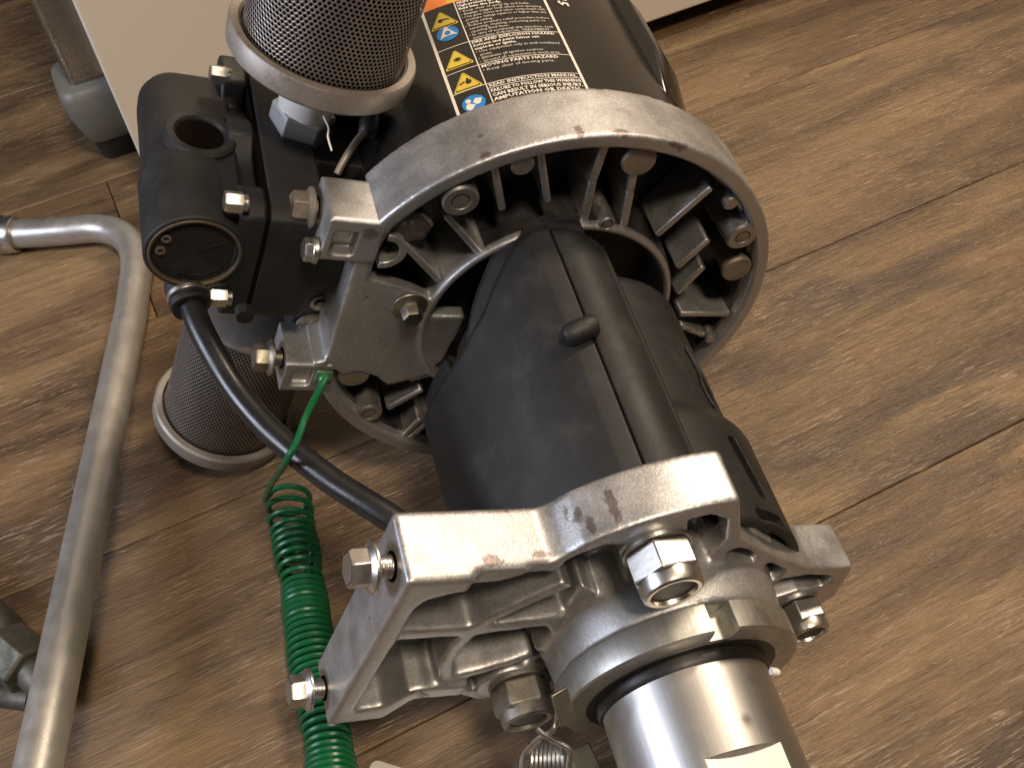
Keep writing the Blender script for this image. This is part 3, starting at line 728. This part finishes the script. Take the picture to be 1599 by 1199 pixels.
# --- fluid cylinder with a wrench flat
NA = 192; zs = [1.60, 1.70, 1.80, 1.895, 1.934, 1.9345, 2.05, 2.2, 2.201, 2.45, 2.451, 2.9, 3.3, 3.32]
rings = []
for z in zs:
    r = 0.288 if z < 3.31 else 0.27; ring = []
    for i in range(NA):
        x, y = pol(r, 360 * i / NA)
        if 1.9341 < z < 2.2005:
            for na in (101, -79):
                nx, ny = pol(1, na); d = x * nx + y * ny
                if d > 0.2575: x -= nx * (d - 0.2575); y -= ny * (d - 0.2575)
        ring.append((x, y, z))
    rings.append(ring)
cyl_o = make('fluid_cylinder', MB().loft(rings), M['steel'], P, angle=14)
nub = make('white_nub', MB().revolve([(0.012, -0.02), (0.012, 0.0), (0.008, 0.008), (0.001, 0.009)], 12), M['white'], P); place(nub, (0.0176, 0.455, 1.7857), (1, 0, 0.3))  # small white nub beside the fluid cylinder

# --- lock nuts on the tie rods
def lock_nut(loc, spin, lb_, s=1.0, mat='zinc'):
    b = MB(); r = 0.113 * s
    b.loft([hexring(r * 0.95, 0), hexring(r, 0.006), hexring(r, 0.088 * s), hexring(r * 0.90, 0.100 * s)])
    o = make('lock_nut', b, M[mat], P, bevel=0.004, angle=30)
    place(o, loc, (0, 0, 1), R_(spin)); lab(o, lb_)
    c = MB().revolve([(r * 0.86, 0.085 * s), (r * 0.86, 0.118 * s), (r * 0.83, 0.132 * s), (r * 0.76, 0.138 * s), (r * 0.66, 0.136 * s), (r * 0.62, 0.120 * s)], 40)
    make('nut_collar', c, M[mat], o)
    make('rod_end', MB().revolve([(r * 0.64, 0.05), (r * 0.62, 0.124 * s), (r * 0.5, 0.126 * s), (0.001, 0.122 * s)], 32), M['grease'], o)
    make('washer', MB().cyl((0, 0), r * 0.99, -0.02, -0.004, 40), M[mat], o, bevel=0.003)
    return o
N1 = (-0.285, 0.5251); N2 = (-0.3779, -0.4171); N3 = (0.6012, 0.0309)
lock_nut((*N1, 1.405), 8, 'large shiny lock nut above the hub'); lock_nut((*N2, 1.40), 20, 'dark lock nut at the bottom by the spring clamp', 0.98, 'bolt_dark'); lock_nut((*N3, 1.40), 14, 'small lock nut under the right wing', 0.82)
for nn in (N1, N2, N3): make('tie_rod', MB().cyl(nn, 0.055, 1.30, 1.41, 24), M['bolt_dark'], P)

# --- four mounting bolts on the left faces
for k, (p, mat, s, lb_, gap) in enumerate((((-1.07, 0.3836, 1.3202), 'zinc', 0.86, 'shiny bolt at the top of the lower bracket', 0.055), ((-1.07, -0.4641, 1.308), 'zinc', 0.82, 'shiny bolt at the bottom of the lower bracket', 0.05),
                                       ((-1.055, 0.3646, -0.1758), 'rust', 0.9, 'dirty bolt in the upper mounting block', 0.02), ((-1.055, -0.3671, -0.075), 'olive', 0.86, 'pale gold bolt in the lower mounting block', 0.04))):
    m = hex_bolt_mb(0.068 * s, 0.088 * s, 0.088 * s, 0.022, shank=gap + 0.015, sr=0.038 * s)
    o = make('mounting_bolt', m, M[mat], P, bevel=0.004, angle=30); place(o, (p[0] - gap, p[1], p[2]), (-1, 0, 0), 0.25 + k * 0.4); lab(o, lb_)
    sl = MB().cyl((0, 0), 0.052 * s, -0.01, 0.0025, 28)  # thin black disc on the face, painted shade of the bolt hole
    o2 = make('bolt_hole_shade', sl, M['void'], P); place(o2, (p[0], p[1], p[2]), (-1, 0, 0)); 

# --- valve block on the left
vb = MB()
def rrect(x0, y0, x1, y1, rs, n=8):
    out = []
    for (cx, cy, a0, r) in ((x1 - rs[0], y1 - rs[0], 0, rs[0]), (x0 + rs[1], y1 - rs[1], 90, rs[1]), (x0 + rs[2], y0 + rs[2], 180, rs[2]), (x1 - rs[3], y0 + rs[3], 270, rs[3])):
        out += [(cx + r * math.cos(R_(a0 + 90 * i / n)), cy + r * math.sin(R_(a0 + 90 * i / n))) for i in range(n + 1)]
    return out
def rrings(x0, y0, x1, y1, rs, zz): 
    out = []
    for z, ins in zz: out.append([(x, y, z) for x, y in rrect(x0 + ins, y0 + ins, x1 - ins, y1 - ins, [max(0.004, r - ins) for r in rs])])
    return out
CX, CY, CZ = -1.468, 0.170, -0.095
vb.loft(rrings(-1.625, -0.02, -1.30, 0.325, (0.03, 0.13, 0.155, 0.03), [(-0.985, 0.05), (-0.965, 0.018), (-0.93, 0.0), (-0.42, 0.0), (-0.14, 0.004)]))
vb.cyl((CX, CY), 0.178, -0.45, -0.115, 72); vb.ring(0.152, 0.178, -0.13, CZ + 0.004, 72, c=(CX, CY))
vb.box((-1.40, -0.02, -0.90), (-1.29, 0.30, -0.14))
valve = make('valve_cover', vb, M['black'], P, bevel=0.008, angle=40)
# wavy cover flange (plane x = const), drawn in (z, y)
prof = [(-1.02, 0.10), (-1.02, 0.375), (-1.0, 0.40), (-0.90, 0.40), (-0.85, 0.385), (-0.80, 0.30), (-0.72, 0.325), (-0.62, 0.375), (-0.56, 0.37), (-0.50, 0.31), (-0.42, 0.29), (-0.33, 0.295), (-0.28, 0.35), (-0.24, 0.375), (-0.16, 0.372), (-0.115, 0.34), (-0.10, 0.2), (-0.10, -0.12), (-0.14, -0.19), (-0.3, -0.2), (-0.5, -0.1), (-0.95, -0.1)]
def xprism(pr, x0, x1):
    n = len(pr); m = MB()
    m.add([(x0, y, z) for z, y in pr] + [(x1, y, z) for z, y in pr], [tuple(range(n)), tuple(range(n, 2 * n))[::-1]] + [(i, (i + 1) % n, n + (i + 1) % n, n + i) for i in range(n)]); return m
make('cover_flange', xprism(prof, -1.335, -1.238), M['black'], valve, bevel=0.012, angle=40)
body_prof = [(-1.02, -0.1), (-1.02, 0.375), (-0.98, 0.395), (-0.16, 0.372), (-0.115, 0.34), (-0.10, 0.2), (-0.10, -0.14), (-0.16, -0.2), (-0.7, -0.22)]
vbody = make('valve_body', xprism(body_prof, -1.228, -1.02), M['black'], P, bevel=0.010, angle=40)
make('parting_gap_shade', xprism([(z * 0.995 - 0.003, y * 0.985) for z, y in body_prof], -1.240, -1.226), M['void'], vbody)
bd = MB()
bd.box((-1.06, -0.28, -1.0), (-0.72, 0.36, -0.45)); bd.box((-1.10, -0.25, -0.52), (-0.88, 0.10, -0.26)); bd.cyl((-1.0, 0.12), 0.13, -0.6, -0.12, 40)
bd.prism([(-1.02, -0.10), (-0.86, -0.10), (-0.84, -0.46), (-0.99, -0.46)], -0.42, -0.235)
make('manifold_block', bd, M['black'], vbody, voxel=0.012, smooth_it=4)
bk = MB().box((-1.0, 0.30, -1.3), (-0.55, 0.52, -0.72)); bk.tube(spline([(-0.8081, 0.5346, -0.6426), (-0.8173, 0.5022, -0.5748), (-0.8286, 0.4693, -0.5082)], 6), 0.042, 16)
make('bleed_tube', MB().tube(spline([(-0.9494, 0.372, -0.3761), (-0.9199, 0.4238, -0.4169), (-0.8801, 0.4622, -0.4686), (-0.8323, 0.4938, -0.5235)], 6), 0.014, 10), M['rust'], vbody)
make('exhaust_elbow', bk, M['black'], vbody, voxel=0.014, smooth_it=4)
# top port
pt = MB()
px0, pz0 = -1.435, -0.56
m = MB().revolve([(0.142, -0.10), (0.134, 0.012), (0.124, 0.022), (0.098, 0.022), (0.090, 0.012), (0.088, 0.004), (0.086, -0.09)], 56)
o = make('air_port', m, M['black'], valve); place(o, (px0, 0.325, pz0), (0, 1, 0))
o3 = make('port_bore_shade', MB().cyl((0, 0), 0.0885, -0.01, 0.0035, 40), M['void'], o)  # flat dark disc over the closed top, shade of the bore as colour
# round end cap with spokes
cm = MB().cyl((0, 0), 0.153, -0.02, -0.012, 64)
for k in range(6): cm.bar((0.02 * math.cos(k * math.pi / 3 + .5), 0.02 * math.sin(k * math.pi / 3 + .5)), (0.13 * math.cos(k * math.pi / 3 + .5), 0.13 * math.sin(k * math.pi / 3 + .5)), 0.006, -0.02, -0.0085)
cm.ring(0.118, 0.124, -0.02, -0.0085, 64)
ec = make('end_cap', cm, M['black'], valve); ec.location = (CX, CY, CZ)
make('trim_ring', MB().ring(0.152, 0.163, -0.02, 0.008, 72), M['brass'], ec, bevel=0.003)
for a in (152, 182):
    q = make('cap_eyelet', MB().ring(0.010, 0.018, -0.014, -0.002, 20), M['bolt_dark'], ec); q.location = (*pol(0.118, a), 0)
# cover screws
for (p, sc) in (((-1.335, 0.437, -0.8054), 0.95), ((-1.335, 0.3941, -0.1338), 1.0), ((-1.335, -0.0104, -0.061), 1.0)):
    b_ = hex_bolt_mb(0.040 * sc, 0.062 * sc, 0.0, shank=0.02, sr=0.03)
    q = make('cover_screw', b_, M['zinc'], valve, bevel=0.003, angle=30); place(q, p, (-1, 0, 0), 0.5)
q = make('plug_screw', MB().revolve([(0.072, -0.02), (0.072, 0.012), (0.060, 0.018), (0.054, 0.010), (0.022, 0.010), (0.020, 0.016), (0.001, 0.017)], 48), M['bolt_dark'], vbody); q.location = (*(-0.9141, -0.3362), -0.23)
q = make('dome_screw', MB().revolve([(0.045, -0.01), (0.043, 0.004), (0.030, 0.006), (0.026, 0.02), (0.001, 0.028)], 32), M['bolt_dark'], vbody); q.location = (*(-0.9073, -0.1964), -0.235)
q = make('plug_screw', MB().revolve([(0.034, -0.03), (0.034, 0.012), (0.001, 0.015)], 8), M['black'], vbody); q.location = (-1.2906, 0.0462, 0.0776)
q = make('mounting_stud', hex_bolt_mb(0.045, 0.05, 0.05, shank=0.03), M['zinc'], vbody, bevel=0.003, angle=30); place(q, (-1.0604, 0.2854, -0.0392), (-1, 0, 0.0), 0.2)

# --- mufflers
MX, MZ = -1.055, -0.665
def screen_mb(r, L, pitch):
    nc = int(2 * math.pi * r / pitch); nr = int(L / (pitch * 0.866)); m = MB(); da = 2 * math.pi / nc; dz = L / nr
    vs = []; fs = []
    hexo = [(math.cos(R_(60 * k + 90)) * 0.5774, math.sin(R_(60 * k + 90)) * 0.5774) for k in range(6)]
    for j in range(nr):
        for i in range(nc):
            cu = (i + 0.5 * (j % 2)); o = len(vs)
            for s in (1.0, 0.62):
                for (hx_, hy_) in hexo:
                    a = (cu + hx_ * s) * da; z = (j + 0.5) * dz + hy_ * s * pitch
                    rr3 = r if s == 1.0 else r - 0.0012
                    vs.append((rr3 * math.cos(a), rr3 * math.sin(a), min(max(z, 0), L)))
            for k in range(6): fs.append((o + k, o + (k + 1) % 6, o + 6 + (k + 1) % 6, o + 6 + k))
    m.v = vs; m.f = fs; return m
SCR = screen_mb(0.298, 0.78, 0.0182)
def muffler(name, lb_, up):
    e = empty(name); e.parent = P; e['label'] = lb_
    sc = make('mesh_screen', SCR, M['mesh'], e, smooth=False, solid=0.005)
    sc.location = (0, 0, 0.02)
    for md in list(sc.modifiers): sc.modifiers.remove(md)
    make('inner_shade_core', MB().cyl((0, 0), 0.284, 0.0, 0.82, 72), M['void'], e)
    for z, fl in ((0.0, 0), (0.82, 1)):
        if fl: pr_ = [(0.02, 0.04), (0.30, 0.045), (0.338, 0.036), (0.347, 0.02), (0.348, -0.045), (0.338, -0.055), (0.312, -0.056), (0.306, -0.045), (0.302, 0.0)]
        elif not up: pr_ = [(0.02, -0.05), (0.20, -0.045), (0.27, -0.02), (0.298, 0.0), (0.300, 0.02), (0.294, 0.03)]
        else: pr_ = [(0.02, -0.055), (0.12, -0.055), (0.30, -0.042), (0.335, -0.032), (0.345, -0.020), (0.349, 0.052), (0.343, 0.062), (0.316, 0.062), (0.306, 0.05), (0.302, 0.0)]
        q = make('end_ring' if (fl or up) else 'end_cap', MB().revolve(pr_, 120), M['ring'], e); q.location = (0, 0, z)
    make('fitting_neck', MB().revolve([(0.10, -0.01), (0.10, -0.05), (0.104, -0.06), (0.100, -0.075), (0.104, -0.09), (0.098, -0.105), (0.103, -0.12), (0.098, -0.135), (0.102, -0.15), (0.106, -0.18), (0.102, -0.20), (0.108, -0.22), (0.104, -0.26)], 40), M['white' if up else 'bolt_dark'], e)
    hx_ = MB().loft([hexring(0.112, -0.375, 10), hexring(0.126, -0.365, 10), hexring(0.126, -0.265, 10), hexring(0.114, -0.25, 10)])
    hx_.cyl((0, 0), 0.095, -0.44, -0.36, 32)
    make('hex_fitting', hx_, M['nickel'], e, bevel=0.005, angle=30)
    return e
m1 = muffler('muffler', 'perforated steel muffler standing up from the valve block', 1); place(m1, (MX + 0.01, 0.715, MZ + 0.02), (0.03, 1, -0.02), 0.62)
m2 = muffler('muffler', 'perforated steel muffler hanging down to the floor', 0); place(m2, (-1.045, -0.60, -0.60), (-0.035, -1, -0.02), 1.0); m2.scale = (1, 1, 1.03)
# frayed thread seal tape
tape = spline([(x, y, z) for x, y, z in ((-1.0476, 0.5992, -0.4131), (-1.0299, 0.5795, -0.3756), (-1.0313, 0.5583, -0.3507), (-1.0176, 0.5311, -0.307))], 6)
make('sealing_tape', MB().tube(tape, 0.004, 6), M['white'], P)

# --- air hose with its elbow fitting
el = spline([(-1.4687, -0.0203, -0.2049), (-1.4803, -0.0404, -0.1365), (-1.4714, -0.051, -0.0817), (-1.4587, -0.0508, -0.0372)], 8)
elb = make('hose_elbow', MB().tube(el, 0.068, 24, radii=None), M['black'], P)
rgp = [Vector((-1.4667, -0.035, -0.0801)), Vector((-1.4596, -0.0411, -0.041))]
ax = (rgp[1] - rgp[0]).normalized()
q = make('clamp_ring', MB().ring(0.055, 0.078, -0.010, 0.010, 48), M['zinc'], elb, bevel=0.003); place(q, rgp[0], ax)
q = make('clamp_ring', MB().ring(0.05, 0.074, -0.008, 0.008, 48), M['black'], elb, bevel=0.003); place(q, rgp[1], ax)
hose = spline([(-1.459, -0.0419, -0.0483), (-1.4336, -0.0528, 0.0546), (-1.3831, -0.0734, 0.1883), (-1.3172, -0.0921, 0.3317), (-1.2389, -0.0821, 0.4844), (-1.154, -0.0559, 0.6223), (-1.0547, -0.0234, 0.7635), (-0.9539, 0.02, 0.8926), (-0.8502, 0.0472, 1.0087), (-0.703, 0.0544, 1.1472)], 12)
make('air_hose', MB().tube(hose, 0.047, 24), M['hose'], P)

# ------------------------------------------------------------------ green coiled ground wire
gw = empty('ground_wire', 'green coiled ground wire running from the pump flange down past the lower bracket', 'wire', loc=(-1.128, 2.5165, 0.1))
def W(p): return Vector(p) - gw.location
lead = [(-0.6628, 2.4987, 1.4196), (-0.6852, 2.4232, 1.4333), (-0.7101, 2.2713, 1.4866), (-0.7376, 2.174, 1.4812), (-0.7743, 2.135, 1.4472), (-0.8357, 2.1854, 1.3186), (-1.0107, 2.4833, 0.8486), (-1.1759, 2.7511, 0.3921)]
cen = spline([W(p) for p in ((-1.1432, 2.9644, 0.12), (-1.1253, 2.8082, 0.11), (-1.091, 2.6386, 0.105), (-1.0524, 2.4363, 0.105), (-1.0248, 2.2555, 0.105), (-0.9864, 2.0526, 0.105), (-0.9417, 1.8463, 0.105), (-0.9095, 1.6276, 0.105), (-0.8895, 1.4244, 0.105), (-0.876, 1.2576, 0.105))], 60)
tw = 0.0; hp = []; NS = len(cen) * 5; L = 0; acc = 0.0
cum = [0.0]
for a, b in zip(cen[:-1], cen[1:]): cum.append(cum[-1] + (b - a).length)
total = cum[-1]; sdist = 0.0; ph = 0.3; idx = 0
while sdist < total - 0.01:
    while idx < len(cum) - 2 and cum[idx + 1] < sdist: idx += 1
    t = (sdist - cum[idx]) / max(1e-9, cum[idx + 1] - cum[idx]); c = cen[idx].lerp(cen[idx + 1], t)
    tg = (cen[min(idx + 3, len(cen) - 1)] - cen[max(0, idx - 3)]).normalized()
    sd = tg.cross(Vector((0, 0, 1))).normalized(); up_ = sd.cross(tg)
    rad = 0.094 + 0.006 * math.sin(sdist * 9) + 0.004 * math.sin(sdist * 23)
    hp.append(c + sd * math.cos(ph) * rad + up_ * math.sin(ph) * rad)
    pitch = 0.062 if sdist < 0.18 else (0.046 if sdist < 0.5 else 0.032)
    pitch *= 1 + 0.15 * math.sin(sdist * 17)
    dph = 2 * math.pi / 22; ph += dph; sdist += pitch / 22
make('coil', MB().tube(hp, 0.0135, 8), M['green'], gw)
make('lead_wire', MB().tube(spline([W(p) for p in lead] + [hp[0], hp[2]], 10), 0.0125, 10), M['green'], gw)
lug = MB().prism([(-0.035, -0.035), (0.035, -0.040), (0.036, 0.030), (-0.034, 0.034)], 0, 0.010)
q = make('terminal_lug', lug, M['green_lug'], gw, bevel=0.004); q.matrix_local = Matrix.Translation(-gw.location) @ P.matrix_world @ Matrix.Translation(Vector((*(-0.8941, -0.3664), 0.012)))
q2 = make('lug_screw', MB().revolve([(0.026, 0), (0.026, 0.014), (0.020, 0.020), (0.001, 0.02)], 24), M['green_lug'], q, bevel=0.002); q2.location = (0.005, -0.008, 0.010)
make('screw_slot_shade', MB().box((-0.024, -0.003, 0.02), (0.024, 0.003, 0.0215)), M['void'], q2)  # black bar on the screw head, painted shade of a slot

# ------------------------------------------------------------------ spring clamp under the bracket
sc = empty('spring_clamp', 'bent wire spring clamp hanging below the dark lock nut at the bottom', 'clamp', loc=(-0.0207, 1.2759, 0.8564))
def S(p): return Vector(p) - sc.location
wire1 = [(0.0174, 1.3593, 1.0885), (0.0166, 1.3253, 1.0323), (-0.0023, 1.2924, 0.977), (-0.0525, 1.2914, 0.923), (-0.1044, 1.2743, 0.855), (-0.1208, 1.2381, 0.8234), (-0.1217, 1.1439, 0.7412)]
wire2 = [(-0.0558, 1.2909, 1.0022), (-0.0234, 1.2665, 0.981), (0.0254, 1.2499, 0.94), (0.0407, 1.2378, 0.9028), (0.0235, 1.202, 0.845), (-0.0107, 1.1336, 0.7322)]
for wv in (wire1, wire2): make('clamp_wire', MB().tube(spline([S(p) for p in wv], 5), 0.0095, 10), M['zinc'], sc)
ca, cb = S((-0.0958, 1.2729, 0.8007)), S((0.0175, 1.2687, 0.7971)); hp = []
for i in range(24 * 8):
    t = i / (24 * 8); c = ca.lerp(cb, t); ph = 2 * math.pi * 8 * t
    hp.append(c + Vector((0, 0, 1)) * math.cos(ph) * 0.055 + Vector((0.1, 0.99, 0)) * math.sin(ph) * 0.055)
make('spring', MB().tube(hp, 0.005, 6), M['zinc'], sc)
fl = MB().box((-0.03, -0.055, -0.006), (0.03, 0.055, 0.006)); q = make('clamp_plate', fl, M['olive'], sc, bevel=0.003); q.location = S((0.0356, 1.3091, 1.0978)); q.rotation_euler = (0.9, 0.2, 0.5)
q = make('clamp_jaw', MB().box((-0.05, -0.07, -0.03), (0.05, 0.07, 0.03)), M['fitting'], sc, bevel=0.01); q.location = S((0.0838, 1.2967, 0.6091)); q.rotation_euler = (0.2, 0.3, 0.4)

# ------------------------------------------------------------------ bent pipe
pp = empty('bent_pipe', 'long dull grey bent metal pipe lying on the floor left of the pump', 'pipe', loc=(-2.2095, 4.4676, 0))
def Q(p): return Vector(p) - pp.location
bendp = [(-3.7957, 5.3684, 0.12), (-3.3673, 5.3129, 0.12), (-2.9421, 5.2515, 0.12), (-2.6924, 5.2293, 0.12), (-2.4774, 5.2136, 0.12), (-2.3263, 5.1353, 0.12), (-2.2188, 4.9876, 0.12), (-2.1651, 4.79, 0.12), (-2.1477, 4.5733, 0.12), (-2.1356, 4.3833, 0.125)]
pa_, pb_ = Vector((-2.1356, 4.3833, 0.125)), Vector((-1.9529, 1.5775, 0.42))
path = bendp + [tuple(pa_.lerp(pb_, t)) for t in (0.1, 0.25, 0.5, 0.75, 1.0, 1.3)]
make('pipe_tube', MB().tube(spline([Q(p) for p in path], 10), 0.090, 40), M['pipe'], pp)
na, nb = Q((-3.4106, 5.3211, 0.12)), Q((-2.9962, 5.2555, 0.12)); ad_ = (nb - na)
nm = MB(); LN = ad_.length
nm.loft([hexring(0.115, 0, 0), hexring(0.125, 0.02, 0), hexring(0.125, LN * 0.86, 0), hexring(0.112, LN * 0.88, 0)]); nm.revolve([(0.108, LN * 0.8), (0.118, LN * 0.93), (0.112, LN), (0.085, LN * 1.0)], 36)
q = make('pipe_nut', nm, M['zinc'], pp, bevel=0.006, angle=30); place(q, na, ad_, 0.3)

# ------------------------------------------------------------------ swivel fitting at lower left
sf = empty('swivel_fitting', 'grey steel hydraulic fitting with a hex collar, partly under the bent pipe', 'fitting', loc=(-2.4092, 2.3536, 0))
def F(p): return Vector(p) - sf.location
fa, fb = F((-2.7468, 2.6416, 0.13)), F((-2.2548, 2.2082, 0.13)); fd_ = fb - fa; LF = fd_.length
m = MB().revolve([(0.10, -0.4), (0.13, -0.35), (0.13, LF * 0.60), (0.122, LF * 0.68), (0.10, LF * 0.735), (0.09, LF * 0.74)], 48)
q = make('fitting_body', m, M['fitting'], sf); place(q, fa, fd_)
m = MB().loft([hexring(0.115, LF * 0.73, 12), hexring(0.128, LF * 0.745, 12), hexring(0.128, LF * 1.04, 12), hexring(0.115, LF * 1.06, 12)]); m.cyl((0, 0), 0.08, LF, LF * 1.3, 32)
q = make('hex_collar', m, M['fitting'], sf, bevel=0.004, angle=30); place(q, fa, fd_)
vs, fs = text_pts('JIC', 0.06, 0.001)
fa2, fb2 = F((-2.512, 2.1593, 0.05)), F((-2.2412, 2.0888, 0.05))
m = MB().tube([fa2, fb2], 0.05, 20); make('side_branch', m, M['fitting'], sf)

# ------------------------------------------------------------------ white card at the bottom edge
cd = MB().prism(rrect(0, -0.55, 0.9, 0.0, (0.03, 0.03, 0.03, 0.03)), 0, 0.006)
card = make('white_card', cd, M['card']); card.location = (-0.7549, 1.6605, 0.002)
v1 = Vector((-0.5535, 1.5889, 0)) - Vector((-0.7366, 1.6697, 0)); card.rotation_euler = (0, 0, math.atan2(v1.y, v1.x))
card['label'] = 'white card with rounded corners on the floor at the bottom edge'; card['category'] = 'card'
make('printed_border', MB().wall([(0.035, -0.50), (0.035, -0.035), (0.86, -0.035)], 0.004, 0.0065, 0.0072), M['bolt_dark'], card)

# ------------------------------------------------------------------ cream cabinet and chrome leg at the back
cab = empty('cream_cabinet', 'plain cream painted cabinet standing just off the floor behind the pump', 'cabinet', loc=(-2.2889, 5.6985, 0))
cab.rotation_euler = (0, 0, FANG)
cab_off = (0.0629, -0.3229, 0)
cf = MB().box((0, 0, 0.17), (9.0, 2.2, 8.0)); cpan = make('cabinet_panel', cf, M['cream'], cab, bevel=0.02)
cpan.location = cab_off
kb = MB().box((0.25, 0.30, 0.0), (8.7, 2.0, 0.17)); q = make('cabinet_plinth', kb, M['black_rubber'], cab); q.location = cab_off
lg = empty('furniture_leg', 'square chrome furniture leg with a grey rubber foot beside the cream cabinet', 'leg', loc=(-2.5252, 6.3141, 0))
lt = rrect(-0.17, -0.17, 0.17, 0.17, (0.05,) * 4)
m = MB().loft([[(x, y, 0.50) for x, y in lt], [(x, y, 8.0) for x, y in lt]]); make('leg_tube', m, M['chrome'], lg)
ft = []
for z, s in ((0.165, 0.80), (0.18, 0.84), (0.30, 0.98), (0.42, 1.08), (0.52, 1.10), (0.58, 1.04), (0.60, 0.9)):
    ft.append([(x * s * 1.22, y * s * 1.22, z) for x, y in rrect(-0.2, -0.2, 0.2, 0.2, (0.09,) * 4)])
make('rubber_foot', MB().loft(ft), M['rubber'], lg, angle=60)
make('foot_pad', MB().loft([[(x, y, 0.0) for x, y in rrect(-0.16, -0.16, 0.16, 0.16, (0.07,) * 4)], [(x, y, 0.175) for x, y in rrect(-0.19, -0.19, 0.19, 0.19, (0.08,) * 4)]]), M['black_rubber'], lg)
lg.rotation_euler = (0, 0, FANG)
